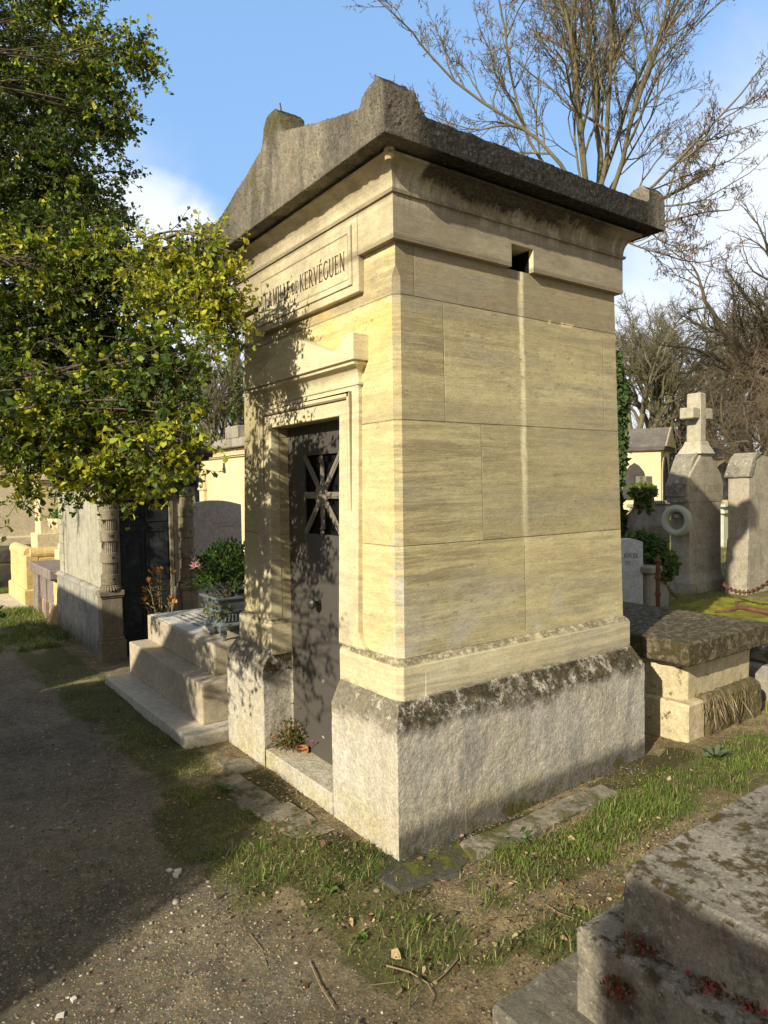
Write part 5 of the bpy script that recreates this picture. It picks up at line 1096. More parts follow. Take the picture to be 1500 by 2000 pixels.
# fallen rusty branch on the moss
bm = BM(); pth = [P2(1395, 1196, 5.2), P2(1425, 1192, 5.15), P2(1442, 1186, 5.1), P2(1465, 1190, 5.0), P2(1520, 1200, 4.85)]
for p in pth: p[2] = max(p[2], .485)
tube(bm, pth, [.008, .012, .016, .02, .024], 7); tube(bm, [pth[2], pth[2] + [.05, .04, .03], pth[2] + [.16, .03, .02]], [.01, .008, .004], 6)
tag(obj('fallen_branch', bm, M_RUST, rough=(.03, .004, 20)), 'reddish-brown dead branch lying on the moss bed', 'branch')
c_ = at(1452, 1204, 4.75); n = 70; fz = .49
t = thing('pink_flowers', 'small cluster of pink sedum at the far end of the mossy slab', 'flowers', (c_[0], c_[1], .47))
V, F_, C = leaf_batch(np.array([c_[0], c_[1], .5]) + rng.normal(size=(n, 3)) * [.07, .07, .01], rng.normal(size=(n, 3)) + [0, 0, .8], np.full(n, .03), np.full(n, .02), vary((.6, .22, .25), n, .2), .3)
link('blooms', mesh_np('blooms', V, [F_], C), M_LEAF, t)
# ------------------------------------------------------------------ foreground tomb
fg = thing('foreground_tomb', 'weathered grey concrete tomb with lichen-spotted top in the right foreground', 'tomb', (.6, -1.6, 0))
zt1, zm = .50, .30
obj('base_slab', prism(BM(), [(-.30, -.85), (-.32, -2.6), (2.2, -2.6), (2.2, -.80)][::-1], 2, -.12, .05), M_FGS, fg, bev=.012, rough=(.022, .005, 8))
obj('middle_step', prism(BM(), [(-.112, -1.013), (-.138, -2.5), (1.9, -2.5), (1.9, -.985)], 2, .03, zm), M_FG, fg, bev=.012, rough=(.02, .004, 9))
obj('top_block', prism(BM(), [(-.036, -1.12), (-.02, -2.4), (1.8, -2.4), (1.8, -1.06), (.615, -1.10)], 2, zm - .02, zt1), M_FG, fg, bev=.014, rough=(.018, .004, 10))
def sedum(p, r, n, lb, z):
    t = thing('sedum_tuft', lb, 'sedum', (p[0], p[1], z), 'red sedum tufts on the foreground tomb'); P_ = np.array([p[0], p[1], z]) + rng.normal(size=(n, 3)) * [r, r, r * .35] + [0, 0, r * .35]
    cols = np.where(rng.random((n, 1)) < .35, vary((.34, .05, .05), n, .3), vary((.17, .10, .04), n, .35))
    V, F_, C = leaf_batch(P_, rng.normal(size=(n, 3)) + [0, 0, .8], rng.uniform(.008, .02, n), rng.uniform(.007, .013, n), cols, .2); link('leaves', mesh_np('leaves', V, [F_], C), M_LEAF, t)
for (px, py, lb, r, n, ax, val) in ((1262, 1845, 'red and brown sedum tuft at the near corner between the two blocks', .024, 300, 2, zm), (1398, 1925, 'red sedum tuft midway along the ledge of the foreground tomb', .022, 260, 2, zm), (1488, 1975, 'red sedum tuft by the right edge of the picture on the ledge', .024, 260, 2, zm), (1208, 1935, 'reddish sedum rooted on the front face of the middle block', .02, 220, 0, -.13)):
    q = unp(px, py, ax, val); sedum(q, r, n, lb, float(q[2]))
# ------------------------------------------------------------------ things on the ground
t = thing('doorway_weeds', 'tangle of weeds and dry leaves in the left corner of the door sill', 'weeds', (.12, 1.2, .106)); n = 420
P_ = np.array([.125, 1.20, .11]) + np.abs(rng.normal(size=(n, 3))) * [.0, 0, .075] + rng.normal(size=(n, 3)) * [.045, .05, 0]; P_[:, 0] = P_[:, 0].clip(.02, .18); P_[:, 1] = P_[:, 1].clip(1.0, 1.265)
k = rng.random((n, 1)); cols = np.where(k < .45, vary((.13, .19, .035), n, .3), vary((.17, .10, .05), n, .35))
V, F_, C = leaf_batch(P_, rng.normal(size=(n, 3)) + [0, 0, .6], rng.uniform(.012, .032, n), rng.uniform(.008, .018, n), cols, .3); link('leaves', mesh_np('leaves', V, [F_], C), M_LEAF, t)
bm = BM()
for k in range(14): b = np.array([.13 + rng.normal() * .02, 1.2 + rng.normal() * .03, .106]); e = b + [rng.normal() * .03, rng.normal() * .06, rng.uniform(.05, .16)]; e[0] = min(e[0], .175); tube(bm, [b, (b + e) / 2 + rng.normal(size=3) * .008, e], .0018, 4)
tube(bm, [(.12, 1.13, .11), (.13, 1.03, .17), (.13, .97, .215)], .0016, 4)
obj('stems', bm, M_TWIG, t)
V, F_, C = leaf_batch(np.tile([[.13, .97, .215]], (9, 1)), randdir(9), np.full(9, .012), np.full(9, .009), vary((.62, .12, .5), 9, .1), .1); link('pink_bloom', mesh_np('pink_bloom', V, [F_], C), M_LEAF, t)
bm = BM(); prev = None
L = []
for k, (r, z) in enumerate(((.030, .108), (.036, .118), (.038, .132), (.036, .146))): L.append([bm.verts.new((.135 + r * math.cos(a), 1.085 + r * math.sin(a), z)) for a in np.linspace(-.6, 2.1, 10)])
for a, b in zip(L, L[1:]):
    for i in range(9): bm.faces.new((a[i], a[i + 1], b[i + 1], b[i]))
sh = obj('pot_shard', bm, M_TERRA); sm = sh.modifiers.new('s', 'SOLIDIFY'); sm.thickness = .003; tag(sh, 'curved orange terracotta pot shard lying on the door sill', 'pot shard')
for (px, py, lb, sc_) in ((345, 1705, 'broken white tile chips on the gravel at the shadow edge', 1.), (130, 1965, 'pale tile fragment on the gravel at the bottom left', .8)):
    q = unp(px, py, 2, 0); bm = BM()
    for k in range(3 if sc_ == 1 else 2):
        c = q[:2] + rng.normal(size=2) * .022; a0 = rng.uniform(0, 6); pts = [(c[0] + .022 * sc_ * rng.uniform(.5, 1.1) * math.cos(a0 + i * 1.5), c[1] + .022 * sc_ * rng.uniform(.5, 1.1) * math.sin(a0 + i * 1.5)) for i in range(4)]
        zq = float(ground_z(c[0], c[1])); prism(bm, pts, 2, zq - .002, zq + .006 + .002 * k)
    tag(obj('tile_fragment', bm, M_CHIP), lb, 'tile fragments', 'broken tile pieces on the gravel')
sticks = [([(605, 1885), (625, 1930), (655, 1975)], .004, 'long straight dry reed on the dirt, left of the other twigs', .34), ([(755, 1893), (800, 1905), (835, 1925), (848, 1950), (840, 1970)], .0045, 'pale forked bent twig with a mossy knot', .4), ([(893, 1878), (870, 1905), (848, 1925)], .005, 'short thick brown stick leaning to the right', .2), ([(488, 1832), (510, 1860), (523, 1900)], .0022, 'thin curved reddish twig on the gravel path', .3), ([(780, 1920), (750, 1925), (722, 1930)], .002, 'fine pale twig lying beside the forked one', .3), ([(1065, 1770), (1090, 1785), (1120, 1795)], .003, 'short pale twig on bare dirt left of the foreground tomb', .3)]
for pts, r, lb, v in sticks:
    W_ = []
    for px, py in pts: q = unp(px, py, 2, .0); W_.append((q[0], q[1], float(ground_z(q[0], q[1])) + r + .004))
    bm = BM(); r *= .65; tube(bm, W_, [r, r * .9, r * .7, r * .6, r * .4][:len(W_)], 6)
    tag(obj('twig', bm, flat('dry_wood', (.24, .18, .105), .85, 0, .35, .4)), lb, 'twig', 'dry twigs on the ground')
# rosette weeds
def rosette(px, py, n, L, w, col, lb, z=0., zl=.5):
    q = unp(px, py, 2, z); t = thing('rosette_weed', lb, 'weed', (q[0], q[1], float(ground_z(q[0], q[1])))); a = rng.uniform(0, 6.28, n)
    D_ = np.c_[np.cos(a), np.sin(a), rng.uniform(.2, 1, n) * zl]; P_ = np.tile([q[0], q[1], float(ground_z(q[0], q[1])) + .004], (n, 1))
    V, F_, C = leaf_batch(P_, D_, rng.uniform(.7, 1.1, n) * L, rng.uniform(.8, 1.1, n) * w, vary(col, n, .2), .35); link('leaves', mesh_np('leaves', V, [F_], C), M_LEAF, t)
rosette(1398, 1483, 22, .095, .032, (.12, .16, .09), 'large grey-green leafy rosette growing right of the mossy slab tomb', .05, 1.1)
rosette(645, 1742, 12, .05, .02, (.10, .16, .04), 'small plantain rosette in the grass in front of the mausoleum corner')
rosette(705, 1832, 16, .03, .018, (.12, .2, .04), 'low round-leaved weed on the dirt below the mausoleum corner')
rosette(828, 1808, 20, .06, .008, (.22, .26, .06), 'spiky yellow-green tuft near the mausoleum corner', 0, 1.)
rosette(440, 1545, 14, .07, .02, (.10, .15, .05), 'broad-leaved weed in the verge beside the stepped grave')
rosette(1010, 1640, 16, .08, .018, (.06, .11, .03), 'dark broad-bladed plant tuft at the kerb slab')
# chapels across the path, outside the picture: they throw the shade on the gravel
t = thing('mausoleum', 'stone mausoleum across the path, left of and behind the photographer', 'mausoleum', (-5.3, -.1, 0))
obj('wall', Bx(-6.2, -4.5, -.72, .42, -.1, 1.78), M_BEIGE, t); obj('roof', rings(BM(), [rect(-6.3, -4.45, -.78, .44, 1.75), rect(-6.3, -4.45, -.78, .44, 1.87), rect(-6.3, -4.47, -.4, .30, 2.03)]), M_GREY, t, bev=.01)
t = thing('stele', 'unseen broad stele added across the path to shade the foreground tomb', 'stele', (-4.6, -4, 0))
obj('slab', Bx(-4.75, -4.5, -5.2, -2.72, -.1, 2.62), M_BEIGE, t); obj('coping', Bx(-4.78, -4.46, -5.25, -2.70, 2.62, 2.71), M_GREY, t)  # added out of view, sized for its shadow on the foreground tomb
t = thing('mausoleum', 'tall gabled mausoleum across the path opposite the stepped grave', 'mausoleum', (-5.4, 2.4, 0))
obj('wall', Bx(-6.3, -4.6, .46, 2.3, -.1, 1.9), M_BEIGE, t); obj('roof', prism(BM(), [(.36, 1.9), (2.4, 1.9), (2.4, 2.05), (1.2, 3.0), (.36, 2.0)][::-1], 0, -6.4, -4.5), M_GREY, t)
t = thing('mausoleum', 'long flat-roofed mausoleum across the path beyond the gabled one', 'mausoleum', (-5.4, 3.8, 0))
obj('wall', Bx(-6.3, -4.6, 2.5, 5.0, -.1, 2.5), M_BEIGE, t); obj('roof', Bx(-6.4, -4.5, 2.43, 5.1, 2.5, 2.7), M_GREY, t)
# ------------------------------------------------------------------ trees
def tubes_np(segs, nside):
    """segs: list of (points (k,3), radii (k,)) -> V, F"""
    Vs, Fs, off = [], [], 0
    an = np.arange(nside) * 2 * math.pi / nside; ca, sa_ = np.cos(an)[:, None], np.sin(an)[:, None]
    for pts, rad in segs:
        pts = np.asarray(pts, float); k = len(pts); d = np.empty_like(pts); d[1:-1] = pts[2:] - pts[:-2]; d[0] = pts[1] - pts[0]; d[-1] = pts[-1] - pts[-2]
        d /= np.linalg.norm(d, axis=1, keepdims=True) + 1e-9
        ref = np.array([0, 0, 1.]) if abs(d[0, 2]) < .9 else np.array([1., 0, 0]); u = ref - d * (d @ ref)[:, None]; u /= np.linalg.norm(u, axis=1, keepdims=True) + 1e-9; v = np.cross(d, u)
        for i in range(k): Vs.append(pts[i] + (ca * u[i] + sa_ * v[i]) * rad[i])
        b = off + np.arange(k - 1)[:, None] * nside + np.arange(nside)[None]; c = off + np.arange(k - 1)[:, None] * nside + (np.arange(nside)[None] + 1) % nside
        Fs.append(np.stack([b, c, c + nside, b + nside], -1).reshape(-1, 4)); off += k * nside
    return np.concatenate(Vs), np.concatenate(Fs)
def curve(p, d, L, k, wig, g=0., up=0.):
    pts = [np.array(p, float)]; d = np.array(d, float); d /= np.linalg.norm(d)
    for i in range(k):
        d = d + rng.normal(size=3) * wig + np.array([0, 0, up - g]); d /= np.linalg.norm(d); pts.append(pts[-1] + d * L / k)
    return np.array(pts), d
def bare_tree(name, label, base, stems, trunk_r, trunk_h, levels, nbr, mat=None, wig=.12, tw_n=3, len_f=.62, ang=(.35, .8), up=.06, seeds=0, group=None, r_min=.004, first_len=None, lean=(0, 0, 1)):
    t = thing('bare_tree', label, 'tree', v3(base), group); big, small = [], []; tips = []
    pts, d = curve(base, lean, trunk_h, 8, .03); big.append((pts, np.linspace(trunk_r * 1.15, trunk_r * .8, 9)))
    q = [(pts[-1], sd, ln, trunk_r * rr_, 0) for i_, (sd, ln, rr_) in enumerate(stems)]
    while q:
        p, d, L, r, lv = q.pop(); k = 7 if lv < 2 else 5
        pts, dd = curve(p, d, L, k, wig * (1 + .25 * lv), 0, up * (1 if lv < 3 else .3)); rads = np.linspace(r, max(r * .42, r_min * .6), k + 1)
        (big if lv < 2 else small).append((pts, rads))
        if lv >= levels: tips.append(pts[-1]); tips.append(pts[len(pts) // 2]); continue
        n = nbr[lv]
        for j in range(n):
            f = .28 + .68 * (j + rng.random()) / n; i = min(int(f * k), k - 1); b = pts[i] + (pts[i + 1] - pts[i]) * (f * k - i); ax = pts[i + 1] - pts[i]; ax /= np.linalg.norm(ax)
            s_ = np.cross(ax, rng.normal(size=3)); s_ /= np.linalg.norm(s_); a = rng.uniform(*ang); nd_ = ax * math.cos(a) + s_ * math.sin(a)
            q.append((b, nd_, L * len_f * rng.uniform(.7, 1.15) * (1.1 - .45 * f), max(rads[i] * .62, r_min), lv + 1))
        q.append((pts[-1], dd, L * len_f * .8, rads[-1], lv + 1))
    V, F_ = tubes_np(big, 8); link('trunk', mesh_np('trunk', V, [F_]), mat or M_BARK, t, True)
    V, F_ = tubes_np(small, 3 if len(small) > 500 else 4); link('crown', mesh_np('crown', V, [F_]), mat or M_BARK, t, True)
    if seeds:
        tp = np.array(tips); pick = tp[rng.integers(0, len(tp), seeds // 5)]; P_ = np.repeat(pick, 5, 0) + rng.normal(size=(seeds // 5 * 5, 3)) * .035; n = len(P_)
        V, F_, C = leaf_batch(P_, rng.normal(size=(n, 3)) * .35 + [0, 0, -1], rng.uniform(.045, .08, n), rng.uniform(.014, .022, n), vary((.17, .11, .075), n, .3), .2, 'lance'); link('seed_clusters', mesh_np('seed_clusters', V, [F_], C), M_DRY, t)
    return t
# the big fanning maple behind the mausoleum
tb = at(1180, 950, 12.); tb[2] = .35; hT = float(at(1182, 455, 12.)[2]) - .35
def dirv(px, py, t0=12., dp=0.):
    a = at(1182, 455, 12.); b = at(px, py, 12. + dp); v = b - a; return v / np.linalg.norm(v), np.linalg.norm(v)
st_ = []
for px, py, dp, rr_ in ((1185, -60, 0, .62), (1060, -60, .8, .5), (960, -20, -.8, .42), (1265, -60, -.6, .5), (1440, -20, -1., .5), (1350, -60, 1., .46), (1480, 180, .8, .42), (1520, 300, -1.2, .36), (890, 90, 1., .36), (1130, -80, -1.5, .45), (1225, -80, 1.8, .45), (880, 230, -.6, .22), (1480, 420, .3, .3), (1400, 520, -.5, .22), (1010, 60, 1.5, .26), (1370, 150, 1.6, .28)):
    v, ln = dirv(px, py, 12., dp); st_.append((v + np.array([0, 0, -.1]), ln * .95, rr_ * .62))
bare_tree('bare_tree', 'large leafless maple with fanning limbs and brown seed clusters rising behind the mausoleum', tb, st_, .15, hT, 4, [9, 6, 5, 3], M_BARKG, wig=.10, len_f=.42, ang=(.35, .8), up=.05, seeds=7000, r_min=.0042)
def simple(px, pybase_z, pt, tt, label, n=5, spread=.45, r=.16, hfrac=.35, mat=None, lv=4, nbr=(5, 5, 4, 3), group='bare trees beyond the graves', wig=.11, seeds=0, lean=(0, 0, 1)):
    b = at(px, 950, tt); b[2] = pybase_z; H = float(at(px, pt, tt)[2]) - b[2]; s_ = []
    for k in range(n):
        a = 6.28 * k / n + rng.uniform(-.3, .3); tl = rng.uniform(.15, spread); s_.append((np.array([math.cos(a) * tl, math.sin(a) * tl, 1.]), H * (1 - hfrac) * .62, .6))
    return bare_tree('bare_tree', label, b, s_, r, H * hfrac, lv, list(nbr), mat or M_BARKG, wig=wig * 1.15, len_f=.62, ang=(.35, .8), up=.04, group=group, r_min=.0065 * tt / 20, seeds=seeds, lean=lean)
simple(1232, .4, 600, 24, 'bare tree with a low fork nearest the right side of the mausoleum', 4, .5, .2, .3)
simple(1262, .4, 595, 27, 'bare slender tree second from the right side of the mausoleum', 4, .4, .18, .38)
simple(1290, .4, 590, 26, 'bare tree with rounded twiggy head above the gothic chapel', 5, .45, .2, .32, lean=(.08, -.06, 1))
simple(1345, .4, 690, 34, 'bare tree directly behind the stone cross', 5, .6, .2, .3)
simple(1400, .4, 660, 33, 'bare spreading tree between the cross and the right edge', 5, .7, .2, .3)
simple(1455, .4, 560, 27, 'tall bare tree above the round-shouldered stele', 6, .6, .25, .3)
simple(1525, .4, 430, 19, 'tallest bare dark-twigged tree at the right edge', 7, .65, .26, .25, M_BARK)
simple(1500, .4, 560, 24, 'bare tree beside the tallest one at the right edge', 5, .6, .25, .3)
simple(1475, .4, 720, 14, 'low crooked bare tree with spreading limbs over the stele', 5, 1.1, .1, .32, M_BARK, wig=.16)
simple(1310, .4, 800, 30, 'small bare tree behind the gothic chapel', 4, .6, .12, .3)
simple(432, .1, 640, 15, 'bare tree in the gap left of the mausoleum', 5, .45, .1, .35, None, 4, (5, 4, 4, 3), 'bare trees behind the cream chapel')
simple(395, .1, 700, 19, 'second, smaller bare tree left of the mausoleum by the green branches', 5, .6, .1, .3, None, 4, (5, 4, 4, 3), 'bare trees behind the cream chapel')
simple(465, .1, 690, 22, 'bare tree behind the ivy-clad trunk', 5, .6, .12, .3, None, 4, (4, 4, 4, 3), 'bare trees behind the cream chapel')
# brown thicket and far wood
def thicket(name, label, boxes, n, cols, L=(.5, 1.4), r=.006):
    Vs = []; segs = []
    for (c, rad) in boxes:
        for k in range(int(n * rad[0] * rad[2] / sum(b[1][0] * b[1][2] for b in boxes))):
            p = np.array(c) + rng.uniform(-1, 1, 3) * np.array(rad); pts, _ = curve(p, rng.normal(size=3) * .7 + [0, 0, .7], rng.uniform(*L), 3, .35); segs.append((pts, np.linspace(r, r * .4, 4)))
    V, F_ = tubes_np(segs, 3); o = link(name, mesh_np(name, V, [F_]), cols); tag(o, label, 'thicket', kind='stuff')
M_BRN = stone('brown_twigs', (.17, .115, .08), (.26, .19, .125), bump=.1); M_OLV = stone('olive_twigs', (.17, .145, .08), (.25, .21, .11), bump=.1)
B_ = lambda px, py, t, rx, ry, rz: (v3(at(px, py, t)), (rx, ry, rz))
thicket('thicket', 'brown leafless thicket under the trees at the right', [B_(1440, 800, 17, 1.0, 1.0, .9), B_(1495, 780, 16, .9, 1.2, 1.1), B_(1400, 840, 20, 1.4, 1., .9), B_(1470, 860, 19, 1.2, 1., .7)], 700, M_BRN)
thicket('far_wood', 'far mass of leafless woodland along the horizon', [B_(1300, 905, 40, 5, 3, 1.8), B_(1400, 895, 42, 6, 3, 2.2), B_(1500, 885, 42, 5, 3, 2.4), B_(1215, 900, 40, 3, 3, 1.8), B_(430, 860, 38, 4, 3, 2.6)], 3000, M_OLV, (1., 3.), .012)
# ivy-clad trunks
def ivy_trunk(px, pt, pb, tt, w, label, lit):
    b = at(px, 950, tt); b[2] = .0 if px < 700 else .3; zt_4 = float(at(px, pt, tt)[2]); t = thing('ivied_tree', label, 'tree', v3(b))
    pts, _ = curve(b, (0, 0, 1), zt_4 - b[2], 10, .015); V, F_ = tubes_np([(pts, np.linspace(w * .5, w * .3, 11))], 9); link('trunk', mesh_np('trunk', V, [F_]), M_BARK, t, True)
    n = int(4200 * (zt_4 - b[2]) / 4); z = rng.uniform(max(b[2], .3), zt_4, n); a = rng.uniform(0, 6.28, n); f = (z - b[2]) / (zt_4 - b[2]); rad = w * (1. + .35 * np.sin(z * 3.1) + .25 * np.sin(z * 7.3)) * (1.05 - .75 * ss(f, .8, 1.)) * rng.uniform(.75, 1.15, n)
    P_ = np.c_[b[0] + rad * np.cos(a), b[1] + rad * np.sin(a), z]; nr = np.c_[np.cos(a), np.sin(a), np.full(n, .5)] + rng.normal(size=(n, 3)) * .4
    V, F_, C = leaf_batch(P_, rng.normal(size=(n, 3)) + [0, 0, -.9], rng.uniform(.05, .085, n), rng.uniform(.045, .075, n), vary(lit, n, .35), .15, 'lance', nr); link('ivy', mesh_np('ivy', V, [F_], C), M_LEAF, t)
ivy_trunk(1204, 690, 1050, 8.2, .09, 'ivy-clad trunk hugging the right back corner of the mausoleum', (.065, .11, .025))
ivy_trunk(464, 672, 850, 17.5, .19, 'slim ivy-clad trunk left of the mausoleum above the cream chapel', (.12, .17, .04))
# ---- the evergreen tree overhanging the path at the left
ev = thing('evergreen_tree', 'dense small-leaved evergreen tree overhanging the path at the left, yellow-green at its tips', 'tree', (-2.35, 3.6, 0))
trunk = [(-2.35, 3.6, -.1), (-2.3, 3.5, 1.0), (-2.25, 3.4, 2.1), (-2.1, 3.35, 3.3), (-2.0, 3.4, 4.6), (-1.9, 3.5, 6.0)]
limbs = []; twigs = []; LP, LD, LC, LL = [], [], [], []
DARK, MID, LITE, YEL_ = np.array([.035, .070, .014]), np.array([.095, .15, .02]), np.array([.25, .33, .035]), np.array([.46, .47, .045])
def sprig(p, d, L, nl, leafL, yel):
    pts, _ = curve(p, d, L, 4, .16, .02); twigs.append((pts, np.array([.0028, .0024, .002, .0016, .001])))
    f = np.sort(rng.uniform(.12, 1, nl)); f[-2:] = 1; i = np.minimum((f * 4).astype(int), 3); b = pts[i] + (pts[i + 1] - pts[i]) * (f * 4 - i)[:, None]; ax = pts[i + 1] - pts[i]; ax /= np.linalg.norm(ax, axis=1, keepdims=True)
    s_ = np.cross(ax, rng.normal(size=(nl, 3))); s_ /= np.linalg.norm(s_, axis=1, keepdims=True) + 1e-9
    LP.append(b); LD.append(ax * rng.uniform(.3, .9, (nl, 1)) + s_); LL.append(leafL * rng.uniform(.4, 1.2, nl))
    k = np.clip(yel - .06 + rng.normal() * .33 + (f - .5) * .3 + rng.normal(size=nl) * .1, 0, 1)[:, None]
    c = np.where(k < .4, DARK + (MID - DARK) * k / .4, np.where(k < .75, MID + (LITE - MID) * (k - .4) / .35, LITE + (YEL_ - LITE) * (k - .75) / .25)); LC.append(np.clip(c * (1 + rng.normal(size=(nl, 1)) * .15), .003, 1))
def lobe(c, r, n, yel, leafL=.036, root=None, drop=0.):
    c = np.array(v3(c)); root = np.array(root if root is not None else trunk[2 + (c[2] > 2.8) + (c[2] > 4)]); 
    mid = (root + c) / 2 + rng.normal(size=3) * .13 - [0, 0, .04]; t_ = np.linspace(0, 1, 9)[:, None]; path = (1 - t_) ** 2 * root + 2 * t_ * (1 - t_) * mid + t_ ** 2 * c; limbs.append((path, np.linspace(.0055, .0035, 9)))
    nb = max(6, n // 14)
    for k in range(nb):
        e = c + randdir(1)[0] * np.array([r, r, r * .85]) * rng.uniform(.75, 1.12); s0 = path[rng.integers(5, 9)]; m = (s0 + e) / 2 + rng.normal(size=3) * r * .15 + [0, 0, .06]; t2 = np.linspace(0, 1, 7)[:, None]
        bp = (1 - t2) ** 2 * s0 + 2 * t2 * (1 - t2) * m + t2 ** 2 * e; limbs.append((bp, np.linspace(.007, .002, 7)))
        for j in range(n // nb):
            f = rng.uniform(.15, 1) ** .7; i = min(int(f * 6), 5); p = bp[i] + (bp[i + 1] - bp[i]) * (f * 6 - i); ax = bp[i + 1] - bp[i]; ax /= np.linalg.norm(ax) + 1e-9
            sprig(p, ax * .7 + randdir(1)[0] * .9 + [0, 0, -drop], rng.uniform(.10, .22), rng.integers(9, 16), leafL, yel)
def PL(px, py, t, rpx, n, yel, leafL=.036, **k): lobe(at(px, py, t), rpx * t / FPX, n, yel, leafL, **k)
for a in ((30, 40, 5.6, 130, 150, .35), (130, 70, 5.3, 80, 90, .35), (215, 130, 5.1, 55, 60, .4), (280, 105, 5.0, 30, 26, .5), (60, 200, 5.4, 130, 170, .2), (170, 240, 5.2, 80, 110, .25), (232, 235, 5.0, 32, 30, .35), (50, 330, 5.2, 130, 170, .12), (150, 350, 5.0, 85, 120, .15), (195, 420, 4.9, 50, 60, .2), (30, 450, 5.0, 120, 150, .2), (140, 480, 4.7, 85, 120, .3),
          (60, 560, 4.4, 110, 150, .5), (180, 560, 4.1, 80, 120, .5), (240, 500, 4.0, 45, 50, .5), (260, 570, 4.4, 80, 120, .2), (50, 690, 4.6, 110, 150, .2), (160, 690, 4.5, 90, 130, .2), (250, 690, 4.6, 75, 110, .15), (335, 700, 3.05, 45, 40, .3), (60, 790, 4.2, 100, 120, .35), (170, 800, 4.4, 90, 120, .3), (280, 800, 4.6, 70, 100, .15), (340, 800, 3.0, 38, 30, .35), (350, 750, 3.0, 34, 26, .3)): PL(a[0], a[1], a[2], a[3] * 1.1, int(a[4] * 3.3), a[5] - .03, .036)
for a in ((310, 520, 3.5, 65, 90, .85), (380, 540, 3.35, 70, 110, .9), (410, 575, 3.25, 50, 85, .88), (420, 620, 3.3, 55, 70, .8), (340, 600, 3.5, 60, 80, .75), (435, 645, 3.25, 24, 16, .75), (395, 480, 3.3, 32, 26, .7), (462, 545, 3.2, 12, 5, .95), (365, 655, 3.4, 30, 24, .8), (445, 500, 3.2, 18, 10, .8)): PL(a[0], a[1], a[2], a[3], int(a[4] * 1.6), a[5], .030, root=at(200, 480, 4.3))
for a in ((40, 870, 3.3, 90, 80, .75), (130, 850, 3.2, 80, 80, .75), (210, 900, 3.3, 75, 80, .7), (290, 870, 3.0, 60, 60, .7), (355, 870, 2.95, 28, 24, .85), (60, 950, 3.2, 60, 55, .6), (170, 950, 3.2, 55, 50, .7), (270, 945, 3.3, 55, 55, .6), (330, 920, 2.95, 32, 24, .6), (230, 790, 3.3, 40, 26, .85), (130, 780, 3.3, 45, 30, .8)): PL(a[0], a[1], a[2], a[3], int(a[4] * 1.35), a[5], leafL=.036, root=at(60, 700, 4.2))
for c, r, n in (((-2.1, 3.6, 5.4), 1.0, 260), ((-2.6, 2.6, 4.6), .95, 240), ((-1.9, 2.5, 3.9), .7, 200), ((-2.9, 3.8, 3.6), .9, 220), ((-2.2, 1.9, 3.1), .6, 160), ((-2.0, 3.0, 2.8), .7, 160), ((-1.75, 1.5, 2.5), .4, 90), ((-1.6, 1.0, 1.75), .33, 60), ((-1.9, 1.15, 1.3), .25, 40), ((-1.9, 2.0, 1.75), .42, 110), ((-1.85, 2.8, 1.7), .45, 120), ((-1.95, 1.6, 1.25), .3, 60), ((-1.9, 3.4, 2.2), .45, 110), ((-1.55, .95, 1.3), .26, 60), ((-1.55, .9, 2.1), .28, 60), ((-1.62, .32, 1.35), .24, 40), ((-1.6, .35, 1.9), .26, 46), ((-1.65, .05, 1.6), .18, 20), ((-1.5, 1.0, 2.75), .28, 60), ((-1.5, 4.6, 4.6), .8, 220), ((-1.6, 4.8, 6.2), .9, 200), ((-2.6, 4.9, 3.2), .8, 160)): lobe(c, r, n, .3)
print('leaf count later')
V, F_ = tubes_np([(np.array(trunk, float), np.array([.16, .13, .11, .09, .06, .03]))], 10); link('trunk', mesh_np('trunk', V, [F_]), M_BARK, ev, True)
V, F_ = tubes_np(limbs, 5); link('branches', mesh_np('branches', V, [F_]), M_TWIG, ev, True)
V, F_ = tubes_np(twigs, 3); link('twigs', mesh_np('twigs', V, [F_]), M_TWIG, ev)
P_, D_, L_, C_ = np.concatenate(LP), np.concatenate(LD), np.concatenate(LL), np.concatenate(LC)
V, F_, C = leaf_batch(P_, D_, L_, L_ * rng.uniform(.55, .8, len(L_)), C_, .3); link('crown', mesh_np('crown', V, [F_], C), M_LEAF, ev)
print('evergreen leaves', len(P_))
t = thing('shadow_bush', 'unseen evergreen bush added across the path to break up the shadow edge', 'bush', (-5.0, .6, 0)); n = 7000
cs = [((-4.3, .45, 1.85), (.25, .30, .30)), ((-4.3, -.35, 1.9), (.25, .4, .24)), ((-4.35, -.75, 1.5), (.2, .16, .5)), ((-4.3, 1.0, 2.3), (.3, .4, .4))]  # leaf clumps added out of view to make the roof shadows ragged
Pb = np.concatenate([np.array(c) + randdir(n // 4) * np.array(r) * (rng.random((n // 4, 1)) ** .4) for c, r in cs]); n = len(Pb)
V, F_, C = leaf_batch(Pb, rng.normal(size=(n, 3)), rng.uniform(.03, .06, n), rng.uniform(.02, .035, n), vary((.06, .10, .02), n, .3), .3); link('foliage', mesh_np('foliage', V, [F_], C), M_LEAF, t)
obj('stems', tube(tube(BM(), [(-4.42, .5, 0), (-4.35, .45, 1.0), (-4.3, .42, 1.9)], [.04, .03, .01], 6), [(-4.42, -.5, 0), (-4.33, -.4, 1.0), (-4.3, -.35, 1.9)], [.04, .03, .01], 6), M_BARK, t)
